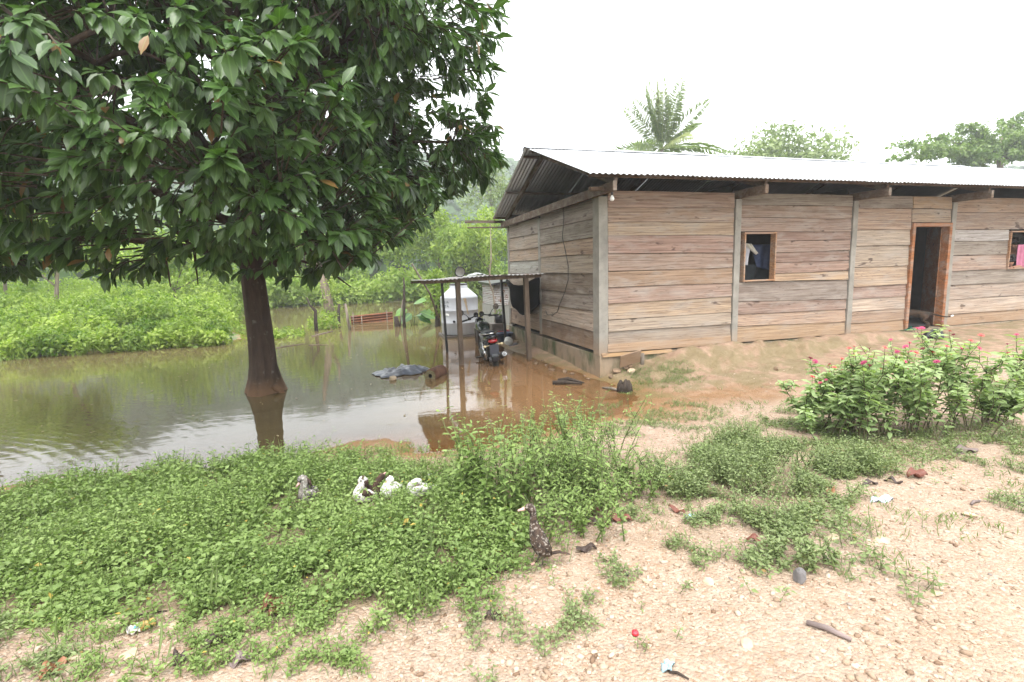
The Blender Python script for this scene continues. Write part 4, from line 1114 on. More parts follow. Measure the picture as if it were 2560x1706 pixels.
# ---- spreading tree at the right, behind the roof
def spreading():
    rng = np.random.default_rng(77); b0 = gy(2520, 430, 15); base = np.array([b0[0], 15, .4])
    root = empty('spreading_tree', base, 'spreading tree with long level boughs behind the right end of the roof', 'tree', 'trees behind the house'); st = MB()
    hub = np.array(gy(2500, 400, 15)); st.tube([base, base * .5 + hub * .5 + [.1, 0, 0], hub, hub + [.3, .2, 1.4]], [.28, .22, .16, .06], 9)
    ends = [gy(2255, 362, 14), gy(2262, 388, 15), gy(2330, 345, 15.5), gy(2420, 312, 15), gy(2545, 290, 16), gy(2600, 345, 15), gy(2640, 300, 14), gy(2620, 400, 16), gy(2580, 330, 13.6)]
    P = []; T = []
    for e in ends:
        q = [hub, hub * .6 + e * .4 + [0, 0, .25], np.array(e)]
        st.tube(q, [.08, .05, .015], 6, False)
        for f in np.linspace(.25, 1, 26):
            c = (q[0] * (1 - 2 * f) + q[1] * 2 * f) if f < .5 else (q[1] * (2 - 2 * f) + q[2] * (2 * f - 1))
            for _ in range(4): P.append(c + rng.normal(0, 1, 3) * [.32, .35, .11]); T.append(rng.random())
    for _ in range(150): P.append(np.array(gy(2440, 395, 15)) + rng.normal(0, 1, 3) * [.55, .6, .32]); T.append(rng.random() * .4)
    P = np.array(P); st.build('trunk', BARKG, root, True, origin=base)
    V_, t_, q_, c_ = mass(P, rng, .20, 15, .20, np.array(T)); place('crown', np_mesh('crown', V_, t_, q_, c_), m_leaf('almond_leaves', (.07, .125, .035), (.20, .27, .08), (.42, .12, .03), .5, .35), root, base)['kind'] = 'stuff'
spreading()

# ---- coconut palm behind the house
def palm():
    rng = np.random.default_rng(9); c = np.array(gy(1655, 375, 19.5)); base = np.array([c[0] - .3, 19.5, .4])
    root = empty('coconut_palm', base, 'coconut palm rising behind the zinc roof with upright fronds', 'palm', 'trees behind the house')
    T_ = [base * (1 - f) + c * f + np.array([.25 * math.sin(f * 3), 0, 0]) * (1 - f) for f in np.linspace(0, 1, 9)]
    MB().tube(T_, [.2, .16, .14, .13, .125, .12, .12, .12, .10], 10).build('trunk', BARKG, root, True, origin=base)
    lm_ = m_leaf('palm_leaflets', (.16, .22, .09), (.29, .35, .15), (.3, .28, .1), .42, .3, spec=.5); lm2 = m_leaf('young_palm_leaflets', (.22, .26, .09), (.33, .36, .14), None, .45, .35)
    right = CR[:, 0]; fwd = np.array([.292, .956, 0])
    fr = [(-.03, 1.0, .05, 3.7, 1), (.09, 1.0, .25, 3.5, 1), (-.14, 1.0, .2, 3.6, 0), (.2, 1.0, -.15, 3.5, 0), (-.26, 1.0, -.2, 3.5, 0), (.30, 1.0, .2, 3.3, 0), (-.10, 1.0, -.35, 3.4, 0), (-.36, .95, .2, 3.2, 0), (.14, 1.0, -.4, 3.2, 0),
          (.55, .8, -.15, 3.3, 0), (.66, .7, .3, 3.1, 0), (-.55, .85, .1, 3.0, 0), (.25, .35, -.8, 2.4, 1), (1, .34, -.1, 3.0, 0), (.9, .2, -.5, 2.9, 0), (-1, .26, .1, 2.9, 0), (.6, .3, .7, 2.8, 0), (-.7, .25, -.6, 2.7, 0), (.1, .3, .9, 2.8, 0)]
    for k, (a, u, d, L, yg) in enumerate(fr):
        dv = unit(right * a + fwd * d + np.array([0, 0, u])); n = 64; L = L * 1.12
        s = np.linspace(0, 1, n); drop = (1 - u) * .5 + .05
        hor = unit(right * a + fwd * d + 1e-3) * (np.hypot(a, d) * .40 + .04)
        ctr = c + dv * (L * s)[:, None] + hor * (L * .35 * s ** 2)[:, None] - np.array([0, 0, 1.0]) * (L * drop * s ** 2.3)[:, None]
        tg = unit(np.gradient(ctr, axis=0)); sd_ = unit(np.cross(tg, unit(fwd * .7 + right * .5 * (1 if k % 2 else -1) + [0, 0, .5])))
        ll = L * .19 * np.sin(np.pi * np.clip(s * .88 + .10, 0, 1)) ** .7
        i = s > .10; parts = []
        for sg in (-1, 1):
            d2 = sd_[i] * sg * .9 + tg[i] * .75 + np.array([0, 0, -.55]) + rng.normal(0, .10, (i.sum(), 3))
            parts.append(leaf_arrays(LEAF_S, ctr[i], d2, unit(np.cross(d2, tg[i]) + .05), ll[i], .055, .45, .2, tint=rng.random(i.sum()) * .9))
        st = MB(); st.tube(ctr[::4], [.03 * (1 - .85 * q) + .004 for q in s[::4]], 5, False)
        sv = (np.array(st.v), None, np.array(st.f), np.tile([.9, .5, .5], (len(st.v), 1)))
        V_, t_, q_, c_ = join(*parts, sv); place('frond', np_mesh('frond', V_, t_, q_, c_), lm2 if yg else lm_, root, base)
palm()

# ================================================================== things standing in the flood
DEADW = m_bark2('dead_grey_wood', (.20, .165, .13)); WETW = m_bark2('wet_black_wood', (.05, .038, .03))
def fpost(label, px, py, pts, rad, m=WETW, name='fence_post'):
    b = gz(px, py); return tag(MB().tube([b + np.array(p) for p in pts], rad, 9).build(name, m, None, True, origin=b + np.array([0, 0, -.3])), label, 'post', 'posts standing in the flood')
fpost('dark forked post left of the rusty sheet, its top bent to the left', 791, 828, [(0, 0, -.3), (0, 0, .3), (.02, 0, .62), (-.12, 0, .8), (-.2, 0, 1.05)], [.055, .055, .05, .03, .02])
fpost('short black post standing farthest back in the water', 848, 806, [(0, 0, -.3), (0, 0, .3), (.05, 0, .66)], .05)
fpost('split leaning post at the left end of the rusty sheet', 876, 826, [(.03, 0, -.3), (-.05, 0, .3), (-.09, 0, .82)], [.05, .045, .03], DEADW)
fpost('tall crooked dark post beside the big leaved plant', 1011, 819, [(0, 0, -.3), (0, 0, .3), (.03, .0, .75), (.07, 0, 1.3), (.06, 0, 1.55)], [.055, .05, .05, .035, .02])
fpost('low broken stump between the rusty sheet and the crooked post', 993, 817, [(.02, 0, -.3), (0, 0, .1), (-.03, 0, .33)], [.10, .09, .06])
fpost('thin slanting stick beside the low broken stump', 1001, 816, [(-.02, 0, -.2), (.04, 0, .4), (.12, 0, .85)], [.02, .02, .012], DEADW)
fpost('small black fence post at the far left bank', 22, 832, [(0, 0, -.2), (0, 0, .45)], .06)
# long pole leaning over the water to the shelter
tag(MB().tube([gy(1096, 795, 8.8), gy(1075, 735, 8.2), gy(1030, 660, 7.6)], [.035, .03, .025], 8).build('leaning_pole', DEADW, None, True), 'long thin pole leaning from the vine clad trunk up to the left', 'pole')
# rusty corrugated sheet
RUST = m_metal('rusty_sheet', (.12, .06, .045), .7, .75, .3, (3, 3, 9))
b = MB(); n = 40; vs = []; a0 = gz(878, 814, -.05); a1 = gz(983, 806, -.05)
for i in range(13):
    f = i / 12; p = a0 * (1 - f) + a1 * f
    for j in range(n + 1):
        g = j / n; vs.append((p[0], p[1] + .024 * math.cos(g * 2 * math.pi * 4) + .05 * f * math.sin(g * 3), -.08 + .36 * g + .05 * f))
b.add(vs, [(i * (n + 1) + j, (i + 1) * (n + 1) + j, (i + 1) * (n + 1) + j + 1, i * (n + 1) + j + 1) for i in range(12) for j in range(n)])
rs = empty('rusty_sheet', (a0 + a1) / 2, 'rusty red corrugated sheet standing on edge in the flood', 'metal sheet')
b.build('corrugated_sheet', RUST, rs, True)
for px in (884, 905, 968): 
    q = gz(px, 812 if px < 950 else 806); MB().tube([q + np.array([0, -.08, -.3]), q + np.array([0, -.06, .42 if px != 905 else .3])], .018, 6).build('stake', DEADW, rs, True)
# pale dead trunk with creepers
dt = gz(826, 794); root = empty('dead_tree', dt, 'pale dead tree trunk wrapped in creepers standing in the flood', 'tree')
MB().tube([dt + np.array(p) for p in ((0, 0, -.3), (-.05, 0, .8), (-.2, 0, 1.7), (-.38, 0, 2.6), (-.5, 0, 3.4))], [.22, .19, .15, .10, .05], 10).tube([dt + np.array(p) for p in ((-.1, 0, 1.3), (.2, 0, 2.0), (.15, 0, 2.6))], [.09, .06, .02], 8).build('trunk', BARKP, root, True, origin=dt)
V_, t_, q_, c_ = mass(np.array([dt + np.array([rb.uniform(-.3, .5), rb.uniform(-.3, .3), rb.uniform(0, 1.5)]) for _ in range(60)]), rb, .10, 14, .16, rb.random(60)); place('creeper', np_mesh('creeper', V_, t_, q_, c_), GREEN3, root)['kind'] = 'stuff'
# small plants growing out of the water
for px, py, r, lab in ((806, 822, .28, 'small bright shrub half drowned beside the bent dark post'), (700, 842, .34, 'low green tuft in the water right of the big trunk')):
    p = gz(px, py); V_, t_, q_, c_ = join(mass(np.array([p + rb.normal(0, 1, 3) * [r, r, .01] + [0, 0, rb.uniform(0, .5 if px > 750 else .15)] for _ in range(40)]), rb, .10, 14, .13, rb.random(40)))
    tag(place('drowned_shrub', np_mesh('drowned_shrub', V_, t_, q_, c_), GREEN3), lab, 'shrub', 'small shrubs in the flood')
# big leaved plant
tr = gz(1035, 812); root = empty('elephant_ear_plant', tr, 'big leaved plant growing from the water beside the crooked post', 'plant')
EAR = m_leaf('big_ear_leaves', (.022, .075, .014), (.085, .19, .025), None, .38, .3, .25)
for k, (dx, dz, tl, L, tn) in enumerate(((-.35, .55, -1, .5, .9), (.1, .78, .25, .62, .85), (.45, .45, 1, .65, .7), (.25, .35, .6, .6, .1), (-.1, .40, -.5, .55, .15), (.0, .3, .1, .5, .1))):
    e = tr + np.array([dx * .5, rb.normal(0, .1), dz * .9]); MB().tube([tr + np.array([dx * .1, 0, -.2]), e], [.02, .012], 6).build('stalk', STEMG, root, True)
    me = leaf_mesh('leaf', LEAF_L, np.array([e]), np.array([[tl, -.35, -.25 if abs(tl) > .4 else .15]]), unit(np.array([[.0, -.55, .8]])), L * .85, L * .72, .28, .15, tint=np.array([tn]), smooth=True)
    place('leaf', me, EAR, root)
# vine clad sapling
sp_ = gz(1095, 816); root = empty('vine_sapling', sp_, 'short dark sapling wrapped in leafy vine left of the shelter', 'tree')
MB().tube([sp_ + np.array(p) for p in ((0, 0, -.3), (0, 0, .35), (-.08, 0, .8), (-.05, 0, 1.25))], [.10, .075, .05, .03], 8).tube([sp_ + np.array(p) for p in ((0, 0, .3), (.09, 0, .55), (.08, 0, .95))], [.05, .035, .02], 8).build('trunk', WETW, root, True, origin=sp_)
V_, t_, q_, c_ = mass(np.array([sp_ + np.array([rb.normal(-.02, .17), rb.normal(0, .15), rb.uniform(.35, 1.75)]) for _ in range(80)]), rb, .09, 16, .14, rb.random(80) * .6); place('vine', np_mesh('vine', V_, t_, q_, c_), GREEN3, root)['kind'] = 'stuff'
# slender curved stem behind the shelter
tag(MB().tube([gy(1238, 835, 7.0), gy(1238, 780, 7.0), gy(1233, 735, 7.0), gy(1222, 700, 7.0), gy(1228, 650, 7.0), gy(1226, 560, 7.1)], [.03, .028, .025, .022, .018, .008], 7).build('thin_sapling', BARKP, None, True), 'slender curving bare sapling behind the shelter', 'sapling')
# floating sticks
def stick(label, a, b, r, m=DEADW, z=.01, name='floating_stick', grp='sticks floating on the flood'):
    a = gz(*a); b = gz(*b); mid = (a + b) / 2 + [0, .04, .015]
    a[2] = b[2] = mid[2] = z; tag(MB().tube([a, mid, b], [r, r * 1.1, r * .5], 7).build(name, m, None, True), label, 'stick', grp)
stick('pale stick floating right of the bent dark post', (780, 842), (832, 829), .018)
stick('long thin pale reed floating near the big trunk', (690, 871), (765, 860), .010)
stick('thin pale stem floating below the bent dark post', (772, 864), (822, 863), .009)

rf = np.random.default_rng(61); nf = 150; fx = rf.uniform(-8.5, -.6, nf); fy_ = rf.uniform(-2.2, 6, nf); kf = (ground_h(fx, fy_) < -.02); fx, fy_ = fx[kf], fy_[kf]; nf = len(fx)
tag(place('floating_leaf_litter', leaf_mesh('floating_leaf_litter', LEAF_M, np.c_[fx, fy_, np.full(nf, .006)], np.c_[rf.normal(0, 1, (nf, 2)), np.zeros(nf)], np.tile([0, 0, 1.0], (nf, 1)), rf.uniform(.02, .07, nf), rf.uniform(.012, .03, nf), .0, .06, tint=rf.random(nf)), m_leaf('floating_dead_leaves', (.10, .06, .03), (.30, .24, .13), (.16, .2, .05), .5, .1)), 'small dead leaves floating on the flood water', 'leaf litter', kind='stuff')
# log, sheeting and driftwood by the puddle
la, lb_ = gz(1076, 948), gz(1098, 925); la = np.array([la[0], la[1], .05]); dv = np.array([.34, .52, 0]); dv /= np.linalg.norm(dv); lb_ = la + dv * .46
log = empty('cut_log', la, 'short cut log with a hollow end lying in the shallow water', 'log')
bm_ = MB(); ringp = [(.035, .015), (.045, 0), (.095, 0), (.108, .02), (.112, .12), (.106, .25), (.112, .36), (.104, .44), (.09, .46), (.001, .455)]
MB().lathe(ringp, la, 16, dv.tolist()).build('bark', m_bark2('red_brown_bark', (.12, .06, .038)), log, True)
MB().lathe([(.036, .016), (.034, .10), (.001, .11)], la, 12, dv.tolist()).build('hollow', m_plain('dark_hollow', (.02, .014, .01), .9), log, True)
MB().lathe([(.034, -.0015), (.092, -.0015)], la, 16, dv.tolist()).build('cut_end', m_plain('mossy_cut_wood', (.14, .12, .06), .85, 0, .4, 30), log)
def cloth(name, label, cat, fn, nu, nv, m, parent=None, th=.004):
    vs = [fn(i / nu, j / nv) for i in range(nu + 1) for j in range(nv + 1)]
    fs = [(i * (nv + 1) + j, (i + 1) * (nv + 1) + j, (i + 1) * (nv + 1) + j + 1, i * (nv + 1) + j + 1) for i in range(nu) for j in range(nv)]
    o = MB().add(vs, fs).build(name, m, parent, True)
    md = o.modifiers.new('thick', 'SOLIDIFY'); md.thickness = th
    return tag(o, label, cat) if label else o
TARP = m_plain('grey_plastic_sheet', (.085, .095, .115), .33, 0, .5, 5, .6, .5)
s0 = np.array([gz(940, 946), gz(1054, 938), gz(1055, 920), gz(965, 930)]); 
tc_ = s0.mean(0)
def tarp(u, v):
    a = u * 2 * math.pi; r = v * (1 + .22 * math.sin(a * 2 + 1) + .14 * math.sin(a * 5) + .07 * math.sin(a * 11 + 2))
    x = .40 * r * math.cos(a); y = .34 * r * math.sin(a)
    z = .01 + (1 - v ** 2) * (.05 + .05 * (1 if x > 0 else .4)) + .07 * v * (1 - v) * 4 * abs(float(vn(x * 3, y * 3, .22, 6)) - .5) + .03 * (float(vn(x, y, .07, 9)) - .5) * (1 - v ** 4)
    return (tc_[0] + x, tc_[1] + y, max(.006, float(z)))
cloth('plastic_sheeting', 'crumpled dark grey plastic sheeting lying in the shallow water', 'plastic sheet', tarp, 70, 26, TARP)

def rock(name, c, size, m, label=None, cat='stone', group=None, seed=0, parent=None, sub=2, flat=1.0):
    rng = np.random.default_rng(seed + 500); bmv = bmesh.new(); bmesh.ops.create_icosphere(bmv, subdivisions=sub, radius=1)
    off = rng.uniform(0, 50, 3); cuts = [(rdir(1, rng)[0], rng.uniform(.55, .85)) for _ in range(7)]
    for v in bmv.verts:
        p = np.array(v.co)
        for nrm, dd_ in cuts:
            s_ = p @ nrm
            if s_ > dd_: p = p - nrm * (s_ - dd_) * .9
        p *= 1 + .12 * (float(vn(p[0] * 2 + off[0], p[1] * 2 + p[2] * 1.3 + off[1], .6)) - .5)
        v.co = p * np.array(size)
    me = bpy.data.meshes.new(name); bmv.to_mesh(me); bmv.free()
    o = link(name, me, m, parent, np.array(c) - (np.array(wloc(parent)) if parent is not None else 0)); o.rotation_euler = (rng.normal(0, .2), rng.normal(0, .2), rng.uniform(0, 6))
    return tag(o, label, cat, group) if label else o
STONE_P = m_plain('pale_limestone', (.42, .33, .23), .9, 0, .3, 9, .3, .5); STONE_G = m_plain('grey_stone', (.16, .15, .15), .85, 0, .35, 10, .3, .5); STONE_B = m_plain('mud_stained_stone', (.19, .13, .085), .9, 0, .4, 8, .3, .5)
p = gz(981, 950); rock('stone', p + [0, 0, .03], (.075, .06, .05), STONE_P, 'pale stone holding down the grey plastic sheeting', seed=1)
stickm = WETW
b0 = np.array(gz(1382, 962)); b0[2] = .03
tag(MB().tube([b0, b0 + [.16, -.10, .015], b0 + [.36, -.25, .0]], [.032, .03, .012], 8).tube([b0 + [.1, .03, .02], b0 + [.22, -.06, .05], b0 + [.42, -.2, .0]], [.025, .03, .01], 8).build('driftwood', stickm, None, True), 'two dark wet branches lying together in the brown shallows', 'driftwood')
sp2 = gpt(1562, 978)
stp = MB(); 
for k in range(7):
    a = k * .9; e = np.array([math.cos(a) * .06, math.sin(a) * .05, rg.uniform(.10, .19)]); stp.tube([sp2 + e * [1, 1, -.2], sp2 + e * [.9, .9, .6], sp2 + e], [.06, .05, .012], 6)
stp.tube([sp2 + [0, 0, -.05], sp2 + [0, 0, .09]], [.10, .075], 10)
tag(stp.build('tree_stump', WETW, None, True), 'small black jagged stump beside the brown shallows', 'stump')
a = gpt(1506, 973); c = gpt(1556, 981)
tag(MB().tube([a + [0, 0, .02], (a + c) / 2 + [0, 0, .03], c + [0, 0, .015]], [.012, .022, .01], 7).build('dead_branch', DEADW, None, True), 'short grey dead branch touching the black stump', 'stick')
# loose board against the house base, stub post and stones
bo = tag(MB().beam(gy(1550, 905, -.20), gy(1601, 890, -.17), .02, .21, (0, -.35, 1)).build('loose_board', WOOD, None, bevel=.003), 'loose brown board leaning against the house base by the corner', 'board'); bo.color = (.2, .14, .11, 1)
q = gy(1606, 905, -.1); tag(MB().tube([np.array([q[0], -.1, .1]), np.array([q[0], -.1, .36])], .03, 8).build('stub_post', DEADW, None, True), 'short round wooden stub under the house sill', 'post')
p = gpt(1577, 930); rock('stone', p + [0, 0, .035], (.095, .07, .06), STONE_P, 'pale chipped stone lying in front of the loose board', seed=3)
for k, (px, py, s) in enumerate(((1520, 925, .08), (1512, 905, .06), (1527, 945, .05), (1535, 905, .06), (1690, 876, .05))):
    p = gpt(px, py); rock('rubble_stone', [p[0], min(p[1], -.1), p[2] + s * .3], (s, s * .8, s * .7), STONE_B, ('largest muddy rubble stone below the house corner post', 'muddy rubble stone against the corner post under the sill', 'lowest muddy rubble stone at the corner by the water', 'muddy rubble stone between the corner post and the loose board', 'brown rubble stone under the sill right of the stub')[k], 'stone', 'rubble at the house corner', seed=10 + k)
for k in range(16):
    f = k / 15; Y = .05 + 3.3 * f; X = -.08 - .42 * abs(math.sin(f * 2.6 + .3)) * rg.random(); s = rg.uniform(.02, .06)
    rock('rubble_stone', (X, Y, s * .12), (s * 1.4, s, s * .6), STONE_B, 'rubble stone along the foot of the left wall at the waterline', 'stone', 'rubble along the left wall', seed=60 + k, sub=1)

# ================================================================== shelter over the motorcycle
GREYW = m_bark2('grey_sawn_post', (.155, .115, .085))
sh = empty('shelter', (-1.1, 3.0, -.2), 'low lean to shelter of zinc sheets on posts beside the house', 'shelter')
def q3(a, b_): return (900 + a * .2805, 640 + b_ * .2805)
t1, t2 = gy(*q3(868, 205), 2.1), gy(*q3(1475, 170), 2.1); f1, f2 = gy(*q3(905, 970), 2.1), gy(*q3(1507, 915), 2.1)
MB().beam(t1, f1 + (f1 - t1) * .2, .115, .08, (1, 0, 0)).build('post', GREYW, sh, bevel=.006)
MB().beam(t2, f2 + (f2 - t2) * .2, .105, .08, (1, 0, 0)).build('post', GREYW, sh, bevel=.006)
b1, b2 = gy(*q3(727, 215), 3.7), gy(*q3(776, 858), 3.7); MB().beam(b1, b2 + (b2 - b1) * .15, .055, .05, (1, 0, 0)).build('post', BLACKM, sh)
b1, b2 = gy(*q3(1257, 200), 4.1), gy(*q3(1302, 795), 4.1); MB().beam(b1, b2 + (b2 - b1) * .1, .06, .05, (1, 0, 0)).build('post', BLACKM, sh)
l, r = gy(*q3(545, 240), 2.04), gy(*q3(1612, 178), 2.04); MB().beam(l, r, .045, .055).build('beam', GREYW, sh, bevel=.004)
l2, r2 = l + np.array([.05, 2.2, -.035]), r + np.array([0, 2.2, -.02]); MB().beam(l2, r2, .045, .05).build('beam', GREYW, sh)
for f in (.2, .55, .9): MB().beam(l * (1 - f) + r * f + [0, .03, .0], l2 * (1 - f) + r2 * f + [0, -.03, .0], .04, .045).build('rafter', GREYW, sh)
OLDZ = m_metal('weathered_zinc', (.40, .39, .375), .25, .5, .6)
for k in range(3):
    x0 = l[0] + .03 + k * .75; fz = lambda x: l[2] + (r[2] - l[2]) * (x - l[0]) / (r[0] - l[0])
    me = sheet_mesh(x0, 9 if k < 2 else 9, 1.90 + .03 * (k % 2), 0, 4.3, -.03)
    co = np.empty(len(me.vertices) * 3, np.float32); me.vertices.foreach_get('co', co); co = co.reshape(-1, 3); co[:, 2] += fz(co[:, 0]) + .042 + .004 * k + .012 * np.sin(co[:, 0] * 4); me.vertices.foreach_set('co', co.ravel())
    place('roof_sheet', me, OLDZ, sh)
# things left on the shelter roof
bw = gy(*q3(893, 168), 2.25); bz = fz(bw[0]) + .055
bwl = empty('bowl', (bw[0], 2.3, bz), 'pale bowl with dark rim lying on its side on the shelter roof', 'bowl')
MB().lathe([(.03, .10), (.055, .08), (.085, .0), (.092, 0), (.06, .09), (.03, .108), (.001, .108)], (bw[0], 2.25, bz + .095), 20, (.05, 1, .22)).build('shell', m_plain('pale_enamel', (.55, .53, .50), .4, 0, .2), bwl, True)
MB().lathe([(.084, -.006), (.098, -.006), (.098, .008), (.084, .008), (.084, -.006)], (bw[0], 2.25, bz + .095), 20, (.05, 1, .22)).build('rim', BLACKM, bwl, True)
cl0 = gy(*q3(985, 182), 3.4); cl1 = gy(*q3(1120, 176), 3.4); rzz = fz(cl0[0]) + .03
cloth('roof_tarp', 'pale folded sheet lying on the back of the shelter roof', 'sheet', lambda u, v: (cl0[0] * (1 - u) + cl1[0] * u, 3.2 + .6 * v, rzz + .02 + .055 * math.sin(u * math.pi) * (.6 + .4 * math.sin(v * 3)) + .01 * math.sin(u * 23 + v * 5)), 20, 8, m_plain('grey_canvas', (.38, .40, .38), .6))
# black cloth hanging between shelter and wall
def hang(u, v):
    Y = 4.69 - 2.3 * u
    zt = np.interp(u, [0, .12, .3, .48, .62, .8, 1], [1.50, 1.46, 1.37, 1.36, 1.38, 1.48, 1.58]); zb = np.interp(u, [0, .06, .2, .38, .55, .68, .82, .97, 1], [1.45, 1.40, 1.25, .88, .80, .75, .80, .98, 1.02])
    x = -.07 - .13 * math.sin(u * math.pi) * (.35 + v * .65) + .02 * math.sin(u * 21 + v * 4) * v
    return (x, Y, float(zt * (1 - v) + zb * v))
cloth('hanging_cloth', 'black cloth slung in a sagging triangle between shelter and wall', 'cloth', hang, 40, 16, m_plain('black_cloth', (.006, .0065, .009), .95, 0, .4, 20, .05))

# ---- water tank
TANKM, tt_, tb_ = mat('white_tank_plastic'); o_ = objc(tt_)
tt_.links.new(mix(tt_, ramp(tt_, noise(tt_, mapping(tt_, o_, (5, 5, .8)), 1.5, 5), (.45, 0.0), (.8, .5)), (.35, .362, .39), (.26, .26, .26)), tb_.inputs['Base Color']); tb_.inputs['Roughness'].default_value = .38
TC = np.array([-.90, 6.35, .06]); tank = empty('water_tank', TC, 'white plastic water tank with conical shoulder standing in the flood', 'water tank')
MB().lathe([(.001, 0), (.47, 0), (.485, .02), (.49, .3), (.497, .31), (.49, .32), (.493, .62), (.50, .63), (.493, .64), (.495, .93), (.50, .955), (.485, .985), (.36, 1.10), (.25, 1.195), (.235, 1.21), (.235, 1.275), (.225, 1.28), (.001, 1.28)], TC, 48).build('body', TANKM, tank, True)
MB().lathe([(.225, 1.281), (.24, 1.282), (.24, 1.305), (.20, 1.322), (.001, 1.33)], TC, 32).build('lid', m_plain('black_lid', (.02, .02, .022), .4), tank, True)
def on_tank(phi, z, r=.4975): return TC + np.array([r * math.cos(phi), r * math.sin(phi), z])
pf = math.atan2(CAM[1] - TC[1], CAM[0] - TC[0])        # side facing the camera
stn = MB(); m_ = 14
sv = []
for j in range(m_ + 1):
    f = j / m_; z = .95 - .42 * f; c0 = pf + .30 + .16 * f; wv = .085 * (1 - .75 * f) + .012 * math.sin(j * 2.1)
    sv += [on_tank(c0 - wv, z, .5035), on_tank(c0, z, .5045), on_tank(c0 + wv * .8, z, .5035)]
stn.add(sv, [(j * 3 + k, j * 3 + k + 1, j * 3 + k + 4, j * 3 + k + 3) for j in range(m_) for k in range(2)]).build('stain', m_plain('ochre_stain', (.33, .25, .15), .7, 0, .3, 20), tank, True)
MB().lathe([(.032, 0), (.032, .03), (.001, .03)], on_tank(pf - .30, .36, .49), 10, (math.cos(pf - .3), math.sin(pf - .3), 0)).build('outlet', BLACKM, tank)
INK = m_plain('dark_ink', (.03, .05, .06), .5, 0, .1)
def tank_text(s, z, phi_end, size):
    cu = bpy.data.curves.new('lettering', 'FONT'); cu.body = s; cu.size = size; cu.align_x = 'RIGHT'; cu.resolution_u = 2
    o = bpy.data.objects.new('lettering', cu); COL.objects.link(o); dg = bpy.context.evaluated_depsgraph_get(); me = bpy.data.meshes.new_from_object(o.evaluated_get(dg)); bpy.data.objects.remove(o)
    for v in me.vertices:
        q = on_tank(phi_end + v.co.x * 1.25 / .5, z + v.co.y, .5055); v.co = Vector(q.tolist())
    place('lettering', me, INK, tank)
tank_text('AGUA', .83, pf - .55, .085); tank_text('VENTA', .725, pf - .56, .085)
lg = MB(); lg.add([on_tank(pf - 1.0 + k * .06, .47 + .05 * math.sin(k * .35) + dz, .505) for dz in (0, .05) for k in range(8)], [(k, k + 1, k + 9, k + 8) for k in range(7)]).build('wave_mark', WHITEP, tank)
tag(MB().box((TC[0], 6.37, -.06), (1.04, 1.0, .22), None, .01).build('tank_plinth', m_plain('dark_wet_concrete', (.05, .04, .032), .6), None, bevel=.01), 'dark low plinth under the white water tank', 'plinth')

# ---- small zinc shed behind
shed = empty('zinc_shed', (1.1, 8.5, -.2), 'small shed of ribbed zinc on a pale base behind the house corner', 'shed')
vs = []; n = 60
for x in (.5, 2.0):
    for j in range(n + 1): vs.append((x, 8.0 + .012 * math.cos(j / n * 2 * math.pi * 12), .62 + .66 * j / n))
MB().add(vs, [(j, n + 1 + j, n + 2 + j, j + 1) for j in range(n)]).build('wall_sheet', OLDZ, shed, True)
vs = []
for y in (8.0, 9.4):
    for j in range(n + 1): vs.append((.5 + .012 * math.cos(j / n * 2 * math.pi * 12), y, .62 + .66 * j / n))
MB().add(vs, [(j, n + 1 + j, n + 2 + j, j + 1) for j in range(n)]).build('wall_sheet', OLDZ, shed, True)
MB().box((1.27, 8.73, .21), (1.56, 1.44, .82)).build('base', m_plain('pale_plaster', (.22, .22, .20), .8, 0, .15, 4), shed)
MB().add([(.4, 7.85, 1.24), (2.1, 7.85, 1.46), (2.1, 9.6, 1.5), (.4, 9.6, 1.28), (.4, 7.85, 1.30), (2.1, 7.85, 1.52), (2.1, 9.6, 1.56), (.4, 9.6, 1.34)], [(0, 3, 2, 1), (4, 5, 6, 7), (0, 1, 5, 4), (1, 2, 6, 5), (2, 3, 7, 6), (3, 0, 4, 7)]).build('roof', BLACKM, shed)
# buckets, sack and pots at the back corner
def pail(name, label, c, r, h, m, hollow=True):
    o = empty(name, c, label, 'bucket'); MB().lathe([(.001, 0), (r * .78, 0), (r, h), (r * 1.06, h), (r * 1.06, h - .02), (r * 1.0, h - .021), (r * .97, h - .02), (r * .74, .02), (.001, .02)], c, 24).build('body', m, o, True)
    return o
p = gz(*q3(1258, 748)); pail('bucket', 'red plastic bucket behind the motorcycle', (p[0] + .05, p[1] - .1, .0), .15, .24, m_plain('red_plastic', (.22, .015, .02), .35, 0, .15))
p = gz(*q3(1335, 762)); pail('bucket', 'dark blue plastic basin beside the rear corner of the wall', (p[0] - .17, p[1] - .15, .0), .19, .24, m_plain('blue_plastic', (.02, .035, .08), .35, 0, .15))
p = gz(*q3(1062, 775)); pail('bucket', 'dark grey drum standing in the water behind the motorcycle', (p[0] + .05, p[1] + .05, -.15), .15, .5, m_plain('dark_drum', (.045, .045, .04), .5, 0, .4))
PLASTER = m_plain('white_plaster', (.55, .54, .50), .7, 0, .2)
sk = gz(*q3(1395, 795)); sx0 = np.array([-.30, 3.95, .03])
rock('torn_sack', sx0 + [0, -.02, .07], (.13, .11, .10), PLASTER, 'torn white sack slumped against the wall foundation', 'sack', seed=77, sub=3)
for k, (dx, dy, s) in enumerate(((.18, -.12, .09), (.12, -.28, .08), (.2, .1, .07), (.02, -.25, .05))): rock('stone', (sx0[0] + dx - .02, sx0[1] + dy, s * .5), (s, s, s * .8), STONE_G if k % 2 else STONE_B, ('grey brown stone right of the torn white sack', 'grey stone in front of the torn white sack', 'brown stone behind the torn white sack', 'smallest stone before the torn white sack')[k], 'stone', 'stones by the torn sack', seed=130 + k)
cr = (-.26, 5.05, .02)
